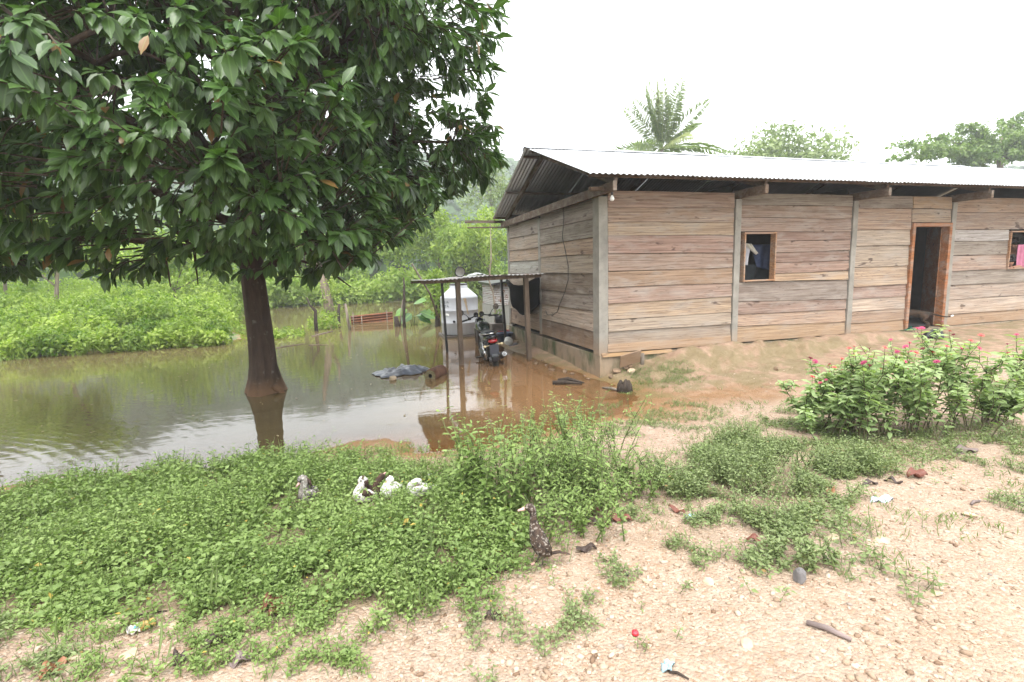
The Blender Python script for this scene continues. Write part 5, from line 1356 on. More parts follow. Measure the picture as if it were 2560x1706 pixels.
tag(MB().box((-.25, 5.0, .22), (.36, .3, .4), (0, 0, .1), .015).build('crate', m_plain('grey_weathered_box', (.10, .085, .07), .8, 0, .4), None, bevel=.008), 'dark box standing at the rear corner of the house', 'box')
pt = (-.20, 4.98, .42); pl_ = empty('potted_plant', pt, 'black pot with a small plant on the box at the rear house corner', 'potted plant')
MB().lathe([(.001, 0), (.09, 0), (.12, .2), (.11, .2), (.1, .17), (.001, .17)], pt, 18).build('pot', BLACKM, pl_, True)
V_, t_, q_, c_ = mass(np.array([np.array(pt) + [rb.normal(0, .05), rb.normal(0, .05), .2 + rb.uniform(0, .12)] for _ in range(8)]), rb, .06, 8, .05, rb.random(8)); place('foliage', np_mesh('foliage', V_, t_, q_, c_), GREEN2, pl_)['kind'] = 'stuff'

# ---- broad leaved tree at the left picture edge
e0 = gy(-130, 800, 3.2); et = empty('broadleaf_tree', (e0[0], 3.2, -.3), 'tree with very large drooping leaves at the left edge of the picture', 'tree')
MB().tube([(e0[0], 3.2, -.3), gy(-110, 600, 3.2), gy(-80, 330, 3.2), gy(-60, 150, 3.2)], [.085, .075, .065, .05], 9).build('trunk', BARKG, et, True)
for k, (px, py, dx, dz, L, tn) in enumerate(((10, 250, 1.0, -.35, .95, .8), (0, 300, .9, -.55, .9, .3), (14, 215, .8, .1, .8, .5), (0, 340, .6, -.9, .8, .15), (20, 380, .9, -.5, .6, .9), (-20, 240, .7, -.2, .9, .4), (30, 430, .5, -.8, .55, .2))):
    place('leaf', leaf_mesh('leaf', LEAF_L, np.array([gy(px, py, 3.0 - .12 * k)]), np.array([CR[:, 0] * dx + np.array([0, 0, dz])]), unit(np.array([[-.1, -.6, .8]])), L, L * .42, .18, .2, tint=np.array([tn]), smooth=True), EAR, et)

# ================================================================== motorcycle
def motorcycle():
    M = Matrix.Translation((-1.13, 1.98, -.215)) @ Matrix.Rotation(R_(84), 4, 'Z') @ Matrix.Rotation(R_(-8), 4, 'X')
    base = M @ Vector((.6, 0, 0)); base.z = -.215
    root = empty('motorcycle', base, 'black motorcycle parked in shallow water under the shelter, seen from behind', 'motorcycle')
    BK = m_plain('glossy_black_paint', (.012, .014, .018), .22, 0, .2, 8, .6, 0); RB = m_plain('tyre_rubber', (.022, .021, .02), .8, 0, .4, 30); CH = m_metal('chrome', (.7, .7, .7), 0, .15, 1.0); ST = m_metal('grey_steel', (.25, .25, .26), 0, .4, .9)
    VN_ = m_plain('seat_vinyl', (.016, .018, .022), .45, 0, .3, 12); RED = m_plain('red_lens', (.28, .008, .012), .15, 0, .1); AMB = m_plain('pale_amber_lens', (.62, .50, .30), .2, 0, .1); GL = m_plain('mirror_glass', (.55, .58, .6), .08, .9, .05); ALU = m_metal('engine_alloy', (.2, .2, .2), 0, .5, .8)
    def P(mb, nm, mt, par=root, sm=True, bev=0):
        mb.xf(M); return mb.build(nm, mt, par, sm, bevel=bev)
    def wheel(x, nm, w_):
        n = 36; prof = []
        tyr = MB(); pr = [(.235, -.7), (.27, -1), (.295, -.55), (.302, 0), (.295, .55), (.27, 1), (.235, .7), (.235, -.7)]
        vs = []; 
        for r, yy in pr:
            for k in range(n):
                a = 2 * math.pi * k / n; vs.append((x + r * math.cos(a), yy * w_, .30 + r * math.sin(a)))
        tyr.add(vs, [(i * n + k, i * n + (k + 1) % n, (i + 1) * n + (k + 1) % n, (i + 1) * n + k) for i in range(len(pr) - 1) for k in range(n)])
        wh = P(tyr, nm, RB)
        rim = MB(); rim.tube([(x + .225 * math.cos(a), 0, .30 + .225 * math.sin(a)) for a in np.linspace(0, 2 * math.pi, 31)], .018, 6, False)
        for k in range(18):
            a = k * 2 * math.pi / 18; rim.tube([(x + .03 * math.cos(a), .03 * (-1) ** k, .3 + .03 * math.sin(a)), (x + .22 * math.cos(a + .2), 0, .3 + .22 * math.sin(a + .2))], .003, 4, False)
        rim.tube([(x, -.07, .3), (x, .07, .3)], .045, 12)
        P(rim, 'rim', ST, wh)
    wheel(0, 'rear_wheel', .058); wheel(1.25, 'front_wheel', .045)
    P(MB().tube([(0, .09, .3), (.45, .07, .36)], .02, 6).tube([(0, -.09, .3), (.45, -.07, .36)], .02, 6).tube([(.45, 0, .36), (.55, 0, .62), (1.0, 0, .82)], .025, 8).tube([(.5, .06, .3), (.9, .05, .28), (1.02, 0, .75)], .02, 8).tube([(-.3, .08, .68), (.5, .09, .62)], .016, 6).tube([(-.3, -.08, .68), (.5, -.09, .62)], .016, 6), 'frame', BK)
    for s in (-1, 1):
        P(MB().tube([(-.02, s * .12, .32), (.12, s * .12, .62)], [.022, .022], 8).tube([(.0, s * .12, .36), (.09, s * .12, .56)], .034, 10), 'shock_absorber', CH)
        P(MB().tube([(1.25, s * .085, .3), (1.10, s * .085, .62), (.98, s * .085, .95)], [.022, .026, .02], 8), 'fork_leg', ST)
    P(MB().box((.62, 0, .40), (.34, .22, .26)).tube([(.72, 0, .45), (.80, 0, .68)], .085, 12).tube([(.55, -.16, .36), (.55, .16, .36)], .10, 14), 'engine', ALU, bev=.01)
    for k in range(4): pass
    ex = MB().tube([(.82, -.06, .5), (.92, -.1, .3), (.7, -.14, .2), (.3, -.15, .24), (.2, -.16, .27)], .018, 8).tube([(.2, -.16, .27), (-.02, -.17, .32), (-.30, -.18, .41)], [.03, .048, .045], 14)
    mu = P(ex, 'exhaust_pipe', ST); P(MB().lathe([(.03, -.005), (.047, -.006), (.05, .006), (.046, .012)], (-.305, -.18, .412), 16, (-.95, -.03, .3)), 'muffler_tip', CH, mu)
    # tank, seat, tail
    P(MB().loft([(.42, 0, .76), (.48, 0, .80), (.62, 0, .83), (.78, 0, .85), (.90, 0, .84), (.98, 0, .80)], [(.05, .03), (.10, .07), (.135, .10), (.14, .105), (.11, .09), (.04, .04)], 16), 'fuel_tank', m_plain('dark_green_paint', (.02, .03, .024), .2, 0, .2, 6, .6, 0))
    P(MB().loft([(-.28, 0, .80), (-.22, 0, .805), (0, 0, .79), (.2, 0, .765), (.38, 0, .765), (.48, 0, .80)], [(.05, .02), (.105, .045), (.125, .05), (.13, .05), (.10, .05), (.05, .03)], 14), 'seat', VN_)
    tl = P(MB().loft([(.1, 0, .70), (-.1, 0, .715), (-.28, 0, .74), (-.40, 0, .765), (-.44, 0, .775)], [(.12, .06), (.125, .065), (.11, .055), (.085, .04), (.03, .015)], 14), 'tail_cowl', BK)
    P(MB().tube([(.02, .14, .78), (-.25, .135, .82), (-.38, .07, .83), (-.38, -.07, .83), (-.25, -.135, .82), (.02, -.14, .78)], .011, 8), 'grab_rail', CH)
    P(MB().loft([(-.37, 0, .70), (-.41, 0, .695), (-.44, 0, .685)], [(.09, .038), (.085, .035), (.06, .022)], 14), 'tail_light', RED, tl)
    P(MB().loft([(.1, 0, .64), (-.12, 0, .645), (-.26, 0, .60), (-.36, 0, .47), (-.41, 0, .33)], [(.07, .008), (.072, .008), (.075, .008), (.07, .008), (.06, .006)], 10), 'rear_fender', BK)
    P(MB().box((-.405, 0, .545), (.006, .16, .20), (0, R_(-22), 0)), 'number_plate', m_plain('blank_grey_plate', (.085, .10, .13), .4, 0, .1), sm=False)
    for s in (-1, 1): P(MB().tube([(-.33, s * .05, .62), (-.35, s * .14, .615)], .01, 6).loft([(-.32, s * .15, .615), (-.36, s * .155, .615), (-.39, s * .155, .615)], [(.022, .02), (.03, .026), (.016, .014)], 10), 'turn_signal', AMB)
    P(MB().tube([(.88, .36, .99), (.92, .24, 1.0), (.96, .1, 1.04), (.97, 0, 1.0), (.96, -.1, 1.04), (.92, -.24, 1.0), (.88, -.36, .99)], .013, 8), 'handlebar', BK)
    for s in (-1, 1):
        P(MB().tube([(.875, s * .375, .988), (.91, s * .26, 1.0)], .019, 10).tube([(.95, s * .2, 1.0), (.98, s * .33, .985)], .007, 6).box((.93, s * .21, 1.01), (.05, .06, .05)), 'grip', RB)
        mi = P(MB().tube([(.93, s * .2, 1.01), (.95, s * .27, 1.10), (.94, s * .34, 1.15)], .006, 6), 'mirror', BK)
        P(MB().lathe([(.001, .018), (.045, .012), (.062, -.004), (.058, -.012)], (.94, s * .36, 1.16), 16, (1, -s * .15, .1)), 'mirror_shell', BK, mi); P(MB().lathe([(.001, -.010), (.057, -.010)], (.94, s * .36, 1.16), 16, (1, -s * .15, .1)), 'mirror_glass', GL, mi)
        P(MB().lathe([(.001, .0), (.046, 0), (.05, -.01), (.05, -.045), (.03, -.06), (.001, -.06)], (.99, s * .058, 1.075), 16, (-.75, 0, .66)), 'gauge', BK)
    P(MB().lathe([(.001, -.1), (.06, -.09), (.09, -.03), (.095, .03), (.085, .035), (.001, .045)], (1.10, 0, .90), 18, (1, 0, -.05)), 'headlight', BK)
    P(MB().loft([(1.48, 0, .42), (1.40, 0, .56), (1.25, 0, .63), (1.08, 0, .58), (.97, 0, .46)], [(.05, .006), (.06, .008), (.06, .008), (.06, .008), (.05, .006)], 10), 'front_fender', BK)
    P(MB().tube([(.45, .08, .3), (.40, .22, .12), (.40, .26, .01)], .012, 6), 'side_stand', ST)
    for s in (-1, 1): P(MB().tube([(.42, s * .1, .3), (.42, s * .27, .31)], .016, 8), 'footpeg', RB)
motorcycle()

# ================================================================== ducks
def m_duck(name, a, b, c, scale, lo, hi):
    m, t, bs = mat(name); o = objc(t)
    n = noise(t, o, scale, 4, .6, .3); n2 = noise(t, o, scale * 2.3, 3)
    col = mix(t, ramp(t, n, (lo, 0.0), (hi, 1.0)), a, b); col = mix(t, ramp(t, n2, (.55, 0.0), (.62, .8)), col, c)
    t.links.new(col, bs.inputs['Base Color']); bs.inputs['Roughness'].default_value = .75; bs.inputs['Specular IOR Level'].default_value = .2
    bump(t, bs, noise(t, o, 160, 3), .5, .004); return m
PINK = m_plain('pink_bill', (.55, .33, .30), .5, 0, .15); EYE = m_plain('dark_eye', (.01, .008, .006), .1); FLESH = m_plain('red_face_skin', (.5, .16, .15), .55, 0, .2, 40); LEG = m_plain('duck_leg', (.10, .085, .06), .6)
def duck(label, base_px, zc, k_px, spine, rad, head_i, bill, mt, wing=None, tail=None, eye=None, face=None, cap=None, legs=None, thick=1.0, facem=None, lift=.012):
    """spine given in close-up pixels; the bird stands in the upright plane through its base"""
    base = gpt(*base_px) + np.array([0, 0, lift]); dpt = -((base - CAM) @ CR)[2]; k = k_px * dpt / FPX
    right = np.array([CR[0, 0], CR[1, 0], 0]); right /= np.linalg.norm(right); back = np.array([-right[1], right[0], 0])
    W = lambda p, d=0.0: base + right * ((p[0] - zc[0]) * k) + np.array([0, 0, (zc[1] - p[1]) * k * 1.04]) + back * (d * k)
    root = empty('duck', base, label, 'duck', 'ducks on the bank')
    pts = []; rr_ = []
    S = np.array(spine, float); Rr_ = np.array(rad, float); f = np.linspace(0, len(S) - 1, (len(S) - 1) * 3 + 1)
    def cr(A, f):          # smooth interpolation through the points
        i = np.clip(f.astype(int), 0, len(A) - 2); t = (f - i); A = np.asarray(A, float)
        g = lambda j: A[np.clip(j, 0, len(A) - 1)]
        p0, p1, p2, p3 = g(i - 1), g(i), g(i + 1), g(i + 2)
        if A.ndim > 1: t = t[:, None]
        return .5 * (2 * p1 + (p2 - p0) * t + (2 * p0 - 5 * p1 + 4 * p2 - p3) * t ** 2 + (3 * p1 - p0 - 3 * p2 + p3) * t ** 3)
    SS = cr(S, f); RR2 = np.maximum(cr(Rr_, f), 4)
    MB().loft([W(p) for p in SS], [(r * k * .92 * thick, r * k) for r in RR2], 14, back.tolist()).build('body', mt, root, True)
    b0, b1, bw = bill; d = (np.array(b1) - b0); m_ = np.array(b0) + d * .55
    MB().loft([W(b0), W(m_), W(b1), W(np.array(b1) + d * .04)], [(bw * k * .9, bw * k), (bw * k * .8, bw * k * .55), (bw * k * .75, bw * k * .4), (bw * k * .4, bw * k * .12)], 10, back.tolist()).build('bill', PINK, root, True)
    if eye:
        for s in (-1, 1): MB().lathe([(.001, -1), (.7, -.7), (1, 0), (.7, .7), (.001, 1)], W(eye[0], s * eye[1]), 8).xf(Matrix.Translation(W(eye[0], s * eye[1])) @ Matrix.Diagonal((.0042, .0042, .0042, 1)) @ Matrix.Translation(-Vector(W(eye[0], s * eye[1]))) if True else None).build('eye', EYE, root, True)
    if wing:
        for s in (-1, 1):
            w0, w1, w2, wr = wing[:4]
            MB().loft([W(w0, s * wr * .9), W(w1, s * wr * 1.05), W(w2, s * wr * .55)], [(14 * k, wr * k * .55), (18 * k, wr * k * .6), (6 * k, wr * k * .15)], 10, back.tolist()).build('wing', wing[4] if len(wing) > 4 else mt, root, True)
    if tail:
        for q in tail[1:-1]: pass
        MB().loft([W(tail[0]), W(tail[1]), W(tail[2])], [(tail[3] * k, tail[3] * .5 * k), (tail[3] * k * 1.1, tail[3] * .35 * k), (tail[3] * .6 * k, 4 * k)], 8, back.tolist()).build('tail', tail[4], root, True)
    if cap: MB().loft([W(p) for p in cap[0]], [(r * k, r * k * .8) for r in cap[1]], 10, back.tolist()).build('cap', cap[2], root, True)
    if face: MB().loft([W(p) for p in face[0]], [(r * k, r * k * .85) for r in face[1]], 10, back.tolist()).build('face_skin', FLESH, root, True)
    if legs:
        for s, (hip, knee, foot) in enumerate(legs):
            dd_ = 40 if s else -40
            MB().tube([W(hip, dd_), W(knee, dd_), W(foot, dd_)], [26 * k, 14 * k, 11 * k], 8).build('leg', LEG, root, True)
            ft = np.array(foot); fb = MB()
            for sp2_ in (-35, 0, 35): fb.tube([W(ft + [0, 2], dd_), W(ft + [-75, 12], dd_ + sp2_)], [9 * k, 4 * k], 5)
            fb.add([W(ft + [0, 4], dd_), W(ft + [-70, 13], dd_ - 34), W(ft + [-72, 13], dd_), W(ft + [-70, 13], dd_ + 34)], [(0, 1, 2), (0, 2, 3)])
            fb.build('foot', PINK if s else LEG, root)
    return root
BROWN = m_duck('brown_mottled_feathers', (.030, .023, .019), (.075, .05, .037), (.28, .25, .22), 34, .4, .62)
GREYD = m_duck('grey_mottled_feathers', (.055, .05, .045), (.20, .18, .16), (.42, .40, .37), 30, .4, .6)
PIED = m_duck('pied_feathers', (.55, .52, .49), (.60, .57, .54), (.06, .045, .04), 24, .4, .6)
WHITE = m_duck('white_feathers', (.60, .58, .55), (.70, .68, .66), (.62, .60, .57), 24, .4, .6)
DARKD = m_duck('dark_feathers', (.035, .025, .02), (.09, .05, .034), (.05, .035, .03), 30, .4, .6)
duck('tall brown mottled duck standing upright on the edge of the gravel', (1347, 1417), (740, 1300), .153,
     [(960, 1130), (900, 1105), (820, 1040), (770, 940), (725, 820), (690, 690), (672, 570), (668, 460), (650, 380), (600, 345), (545, 352)], [30, 85, 138, 148, 132, 95, 64, 56, 66, 70, 38], 9,
     ((535, 362), (425, 393), 34), BROWN, wing=((760, 830), (860, 960), (960, 1090), 100), tail=((930, 1120), (1080, 1095), (1250, 1140), 38, DARKD), eye=((590, 338), 52),
     cap=([(560, 322), (605, 305), (655, 325)], [18, 34, 22], DARKD), legs=[((860, 1120), (800, 1200), (800, 1285)), ((780, 1130), (735, 1220), (690, 1300))])
z1c = lambda x, y: (x, y)
duck('grey duck sitting alone at the left in the ground cover', (771, 1262), (370, 600), .187, [(500, 480), (460, 490), (390, 505), (330, 480), (335, 400), (352, 320), (335, 268), (300, 275), (275, 305)], [20, 70, 100, 88, 62, 52, 52, 46, 30], 6,
     ((282, 318), (222, 392), 24), GREYD, wing=((380, 430), (450, 460), (510, 490), 80), tail=((480, 470), (520, 455), (560, 440), 26, DARKD), eye=((305, 268), 42), cap=([(370, 250), (410, 310), (430, 370)], [14, 26, 18], DARKD))
duck('dark headed duck with white speckled breast, second from the left', (908, 1258), (1110, 580), .187, [(1260, 470), (1220, 490), (1130, 505), (1055, 495), (1075, 420), (1125, 350), (1138, 292), (1110, 290), (1085, 325)], [20, 70, 98, 82, 62, 56, 54, 46, 30], 6,
     ((1085, 340), (1040, 408), 24), PIED, wing=((1140, 420), (1210, 450), (1270, 500), 82, DARKD), tail=((1240, 480), (1280, 470), (1310, 480), 24, PIED), eye=((1112, 288), 44), cap=([(1085, 285), (1130, 262), (1165, 310), (1160, 370)], [30, 44, 50, 40], DARKD))
duck('dark brown duck with raised neck between the pied duck and the white duck', (946, 1250), (1290, 570), .187, [(1340, 480), (1310, 490), (1270, 480), (1270, 420), (1300, 350), (1340, 295), (1370, 262), (1385, 245)], [20, 60, 70, 55, 46, 44, 40, 26], 6,
     ((1388, 246), (1410, 225), 16), DARKD, wing=((1250, 430), (1280, 470), (1330, 520), 56), tail=((1330, 490), (1350, 490), (1375, 500), 20, DARKD))
duck('white duck with black crown and pink face', (974, 1254), (1460, 560), .187, [(1600, 400), (1560, 420), (1480, 450), (1415, 440), (1430, 380), (1475, 330), (1492, 288), (1470, 278), (1445, 300)], [20, 72, 100, 74, 56, 50, 48, 42, 26], 6,
     ((1440, 318), (1400, 400), 22), WHITE, wing=((1460, 390), (1540, 400), (1630, 400), 84), tail=((1590, 390), (1620, 370), (1645, 355), 24, WHITE), eye=((1470, 272), 40), cap=([(1440, 282), (1455, 258), (1478, 240)], [16, 28, 16], DARKD), face=([(1462, 300), (1440, 320), (1425, 350)], [34, 34, 24]))
duck('white duck resting with its head tucked back, rightmost of the flock', (1046, 1246), (1830, 520), .187, [(2010, 390), (1960, 410), (1850, 445), (1745, 440), (1720, 395), (1765, 340), (1830, 312), (1855, 322), (1850, 345)], [16, 50, 76, 70, 48, 44, 42, 40, 24], 6,
     ((1835, 345), (1785, 385), 18), WHITE, wing=((1790, 400), (1900, 400), (2020, 385), 64), tail=((1990, 395), (2050, 378), (2110, 362), 22, WHITE), eye=((1838, 318), 38))

# ================================================================== people and dog (skinned skeletons)
def skin(name, joints, bones, mt, parent=None, sub=2, root=0):
    me = bpy.data.meshes.new(name); ks = list(joints); me.from_pydata([joints[k][0] for k in ks], [(ks.index(a), ks.index(b)) for a, b in bones], []); me.update()
    o = bpy.data.objects.new(name, me); COL.objects.link(o); md = o.modifiers.new('skin', 'SKIN'); md.use_smooth_shade = True
    sv = me.skin_vertices[0].data
    for i, k in enumerate(ks):
        r = joints[k][1]; sv[i].radius = (r, r) if not hasattr(r, '__len__') else r; sv[i].use_root = (i == root)
    s = o.modifiers.new('sub', 'SUBSURF'); s.levels = sub; s.render_levels = sub
    dg = bpy.context.evaluated_depsgraph_get(); m2 = bpy.data.meshes.new_from_object(o.evaluated_get(dg)); bpy.data.objects.remove(o)
    m2.materials.clear(); m2.polygons.foreach_set('use_smooth', [True] * len(m2.polygons))
    return place(name, m2, mt, parent)
SKIN = m_plain('brown_skin', (.30, .15, .095), .55, 0, .1, 20, .35, .05); HAIR = m_plain('black_hair', (.012, .009, .008), .5, 0, .3, 60); BLKT = m_plain('black_shirt', (.018, .016, .02), .85, 0, .3, 20); NAVY = m_plain('navy_trousers', (.03, .04, .07), .85, 0, .2)
def person(label, x, y, h, face_dir, shirt, arms, floor=.362, lean=0.0):
    """standing figure; arms = {'L': [elbow, wrist], 'R': [...]} in world coordinates"""
    f = Vector((face_dir[0], face_dir[1], 0)).normalized(); s = Vector((-f.y, f.x, 0)); u = Vector((0, 0, 1)); b = Vector((x, y, floor)); H = h
    at = lambda fs, ss, us: b + f * (fs * H) + s * (ss * H) + u * (us * H)
    J = {}; B = []
    J['pel'] = (at(0, 0, .53), .085 * H); J['bel'] = (at(.0 + lean * .3, 0, .61), .078 * H); J['che'] = (at(.01 + lean * .7, 0, .72), (.10 * H, .075 * H)); J['upc'] = (at(lean * .9, 0, .79), .075 * H); J['nek'] = (at(lean, 0, .845), .034 * H)
    J['jaw'] = (at(lean + .012, 0, .885), .046 * H); J['hed'] = (at(lean + .008, 0, .925), .058 * H); J['crn'] = (at(lean, 0, .965), .048 * H); J['nos'] = (at(lean + .066, 0, .912), .009 * H)
    B += [('pel', 'bel'), ('bel', 'che'), ('che', 'upc'), ('upc', 'nek'), ('nek', 'jaw'), ('jaw', 'hed'), ('hed', 'crn'), ('jaw', 'nos')]
    for n_, sg in (('L', 1), ('R', -1)):
        J['hip' + n_] = (at(0, .05 * sg, .50), .062 * H); J['kne' + n_] = (at(.01, .055 * sg, .28), .042 * H); J['ank' + n_] = (at(-.005, .055 * sg, .045), .026 * H); J['toe' + n_] = (at(.07, .06 * sg, .016), .018 * H)
        B += [('pel', 'hip' + n_), ('hip' + n_, 'kne' + n_), ('kne' + n_, 'ank' + n_), ('ank' + n_, 'toe' + n_)]
        J['sho' + n_] = (at(lean * .85, .115 * sg, .80), .040 * H)
        el, wr = arms.get(n_, (at(-.01, .15 * sg, .62), at(.05, .14 * sg, .47))); el = Vector(el); wr = Vector(wr)
        J['elb' + n_] = (el, .030 * H); J['wri' + n_] = (wr, .019 * H); d = (wr - el).normalized(); side = d.cross(u).normalized(); pal = wr + d * (.045 * H); J['pal' + n_] = (pal, (.024 * H, .014 * H))
        B += [('upc', 'sho' + n_), ('sho' + n_, 'elb' + n_), ('elb' + n_, 'wri' + n_), ('wri' + n_, 'pal' + n_)]
        for i, (o_s, L) in enumerate(((-.020, .040), (-.007, .047), (.006, .044), (.018, .036))):
            k1 = pal + d * (.018 * H) + side * (o_s * H); k2 = k1 + d * (L * .6 * H) - u * (.006 * H); k3 = k2 + d * (L * .4 * H) - u * (.014 * H)
            J[f'f{i}a{n_}'] = (k1, .0062 * H); J[f'f{i}b{n_}'] = (k2, .0056 * H); J[f'f{i}c{n_}'] = (k3, .005 * H); B += [('pal' + n_, f'f{i}a{n_}'), (f'f{i}a{n_}', f'f{i}b{n_}'), (f'f{i}b{n_}', f'f{i}c{n_}')]
        t1_ = wr + d * (.022 * H) - side * (.03 * H * sg); t2_ = t1_ + d * (.03 * H) - side * (.008 * H * sg); J['tha' + n_] = (t1_, .0075 * H); J['thb' + n_] = (t2_, .006 * H); B += [('wri' + n_, 'tha' + n_), ('tha' + n_, 'thb' + n_)]
    root = empty('person', b, label, 'person'); skin('body', J, B, SKIN, root, 1)
    cj = {k: (J[k][0], (tuple(q * 1.13 for q in J[k][1]) if hasattr(J[k][1], '__len__') else J[k][1] * 1.13)) for k in ('pel', 'bel', 'che', 'upc', 'shoL', 'shoR')}
    for n_ in 'LR': cj['slv' + n_] = (J['sho' + n_][0].lerp(J['elb' + n_][0], .6), .040 * H)
    skin('shirt', cj, [('pel', 'bel'), ('bel', 'che'), ('che', 'upc'), ('upc', 'shoL'), ('upc', 'shoR'), ('shoL', 'slvL'), ('shoR', 'slvR')], shirt, root, 1)
    tj = {k: (J[k][0], J[k][1] * 1.14) for k in ('pel', 'hipL', 'hipR', 'kneL', 'kneR', 'ankL', 'ankR')}
    skin('trousers', tj, [('pel', 'hipL'), ('hipL', 'kneL'), ('kneL', 'ankL'), ('pel', 'hipR'), ('hipR', 'kneR'), ('kneR', 'ankR')], NAVY, root, 1)
    hj = {'a': (at(lean - .012, 0, .965), .060 * H), 'b': (at(lean - .022, 0, .93), .060 * H), 'c': (at(lean - .03, 0, .88), .045 * H), 'd': (at(lean + .03, 0, .985), .034 * H)}
    skin('hair', hj, [('a', 'b'), ('b', 'c'), ('a', 'd')], HAIR, root, 1)
    for sg in (-1, 1):
        e = at(lean + .060, .020 * sg, .926); MB().lathe([(.001, -.008), (.006, -.005), (.008, 0), (.006, .005), (.001, .008)], e, 8).build('eye', EYE, root, True)
        e = at(lean + .005, .060 * sg, .918); MB().lathe([(.001, -.016), (.008, -.01), (.010, .004), (.006, .014), (.001, .018)], e, 8).build('ear', SKIN, root, True)
    e = at(lean + .062, 0, .889); MB().tube([e - s * .02, e + f * .004, e + s * .02], [.003, .005, .003], 6).build('mouth', m_plain('lips', (.25, .08, .07), .5), root, True)
    return root
fa = gy(2538, 612, .24)
person('person in a black top standing inside the right hand window', fa[0], .26, (fa[2] - .362) / .925, (-.65, -.75), BLKT, {'R': ((fa[0] - .2, .22, 1.45), (fa[0] - .12, .15, 1.36))})
fc = gy(2536, 655, .06); hc = (fc[2] - .362) / .925
a0 = gy(2560, 668, -.02); a1 = gy(2524, 671, -.02)
person('person leaning a bare forearm on the sill of the right hand window', fc[0] + .10, .30, hc, (-.55, -.83), m_plain('dull_red_shirt', (.12, .03, .04), .85), {'L': ((a0[0] + .06, .06, 1.475), (a1[0] + .10, -.01, 1.462)), 'R': ((a0[0] - .15, .14, 1.30), (a0[0] - .1, .12, 1.2))}, lean=.13)
hd = gy(2273, 724, .1)
person('person hidden behind the door jamb with one hand gripping the frame', 6.12, .38, 1.35, (.8, -.6), BLKT, {'L': ((6.25, .30, hd[2] - .10), (6.40, .11, hd[2] - .02))})
# pink cloth in the right hand window
c0 = gy(2548, 612, .03); cloth('pink_cloth', 'pink cloth hanging in the right hand window', 'cloth', lambda u, v: (c0[0] + .02 * v + .34 * u, .045 + .02 * math.sin(u * 14) + .01 * math.sin(u * 31 + v * 3), c0[2] - .52 * v), 24, 10, m_plain('pink_fabric', (.42, .15, .235), .85, 0, .15, 10))
# clothes hung inside the left window
def w1(a, b_): return (1820 + a * .10204, 560 + b_ * .10204)
def quadcloth(name, label, pts, Y, m, wob=.02):
    A = [np.array(gy(*w1(*p), Y)) for p in pts]
    cloth(name, label, 'clothing', lambda u, v: tuple(((A[0] * (1 - u) + A[1] * u) * (1 - v) + (A[3] * (1 - u) + A[2] * u) * v) + np.array([0, wob * math.sin(u * 12 + v * 3), 0])), 12, 12, m)
tag(MB().tube([(2.40 + .12, .34, 2.02), (4.9, .34, 2.02)], .004, 5).build('clothes_line', BLACKM), 'thin clothes line strung behind the left window', 'line')
quadcloth('shirt', 'white shirt hanging behind the left window', [(330, 480), (550, 500), (500, 1010), (330, 1010)], .34, m_plain('white_cotton', (.52, .53, .58), .9))
quadcloth('sleeve_cloth', 'cream towel slung diagonally behind the left window', [(410, 480), (560, 490), (740, 710), (680, 755)], .30, m_plain('cream_cotton', (.62, .60, .55), .9))
quadcloth('jacket', 'navy blue jacket hanging behind the left window', [(600, 515), (1120, 500), (1080, 1150), (700, 1060)], .36, m_plain('navy_denim', (.035, .05, .11), .9, 0, .3, 14))
quadcloth('dark_garment', 'dark garment bundle at the bottom of the left window', [(330, 1000), (1120, 1000), (1120, 1500), (330, 1500)], .42, m_plain('black_garment', (.012, .016, .02), .9, 0, .4, 8), .05)
# dog in the doorway
DOGF = m_duck('grey_tan_fur', (.010, .009, .008), (.045, .025, .014), (.016, .014, .012), 7, .35, .6)
Jd = {'hip': ((6.92, .02, .63), (.075, .085)), 'mid': ((6.74, .16, .645), (.075, .085)), 'che': ((6.56, .31, .635), (.08, .10)), 'nek': ((6.46, .40, .71), .055), 'hed': ((6.38, .46, .77), .052), 'muz': ((6.30, .50, .755), .030), 'nos': ((6.26, .53, .75), .02), 'ea1': ((6.36, .42, .85), .014), 'ea2': ((6.43, .50, .85), .014),
      't1': ((7.01, -.05, .645), .02), 't2': ((7.14, -.11, .60), .014), 't3': ((7.28, -.15, .57), .012), 't4': ((7.36, -.17, .58), .012)}
Bd = [('hip', 'mid'), ('mid', 'che'), ('che', 'nek'), ('nek', 'hed'), ('hed', 'muz'), ('muz', 'nos'), ('hed', 'ea1'), ('hed', 'ea2'), ('hip', 't1'), ('t1', 't2'), ('t2', 't3'), ('t3', 't4')]
for n_, (dx, dy) in (('a', (-.05, -.055)), ('b', (.05, .045))):
    Jd['th' + n_] = ((6.91 + dx, .0 + dy, .57), .05); Jd['kn' + n_] = ((6.87 + dx, .03 + dy, .51), .032); Jd['hk' + n_] = ((6.97 + dx, -.04 + dy, .455), .017); Jd['pw' + n_] = ((6.95 + dx, -.03 + dy, .385), .017); Jd['pt' + n_] = ((6.92 + dx, .0 + dy, .376), .014)
    Jd['sh' + n_] = ((6.54 + dx, .32 + dy, .56), .042); Jd['wr' + n_] = ((6.53 + dx, .33 + dy, .45), .02); Jd['fp' + n_] = ((6.53 + dx, .34 + dy, .385), .018); Jd['ft' + n_] = ((6.49 + dx, .37 + dy, .376), .014)
    Bd += [('hip', 'th' + n_), ('th' + n_, 'kn' + n_), ('kn' + n_, 'hk' + n_), ('hk' + n_, 'pw' + n_), ('pw' + n_, 'pt' + n_), ('che', 'sh' + n_), ('sh' + n_, 'wr' + n_), ('wr' + n_, 'fp' + n_), ('fp' + n_, 'ft' + n_)]
dog = empty('dog', (6.8, .1, .362), 'small grey and tan dog walking in at the doorway, its tail out', 'dog'); skin('body', Jd, Bd, DOGF, dog, 2)
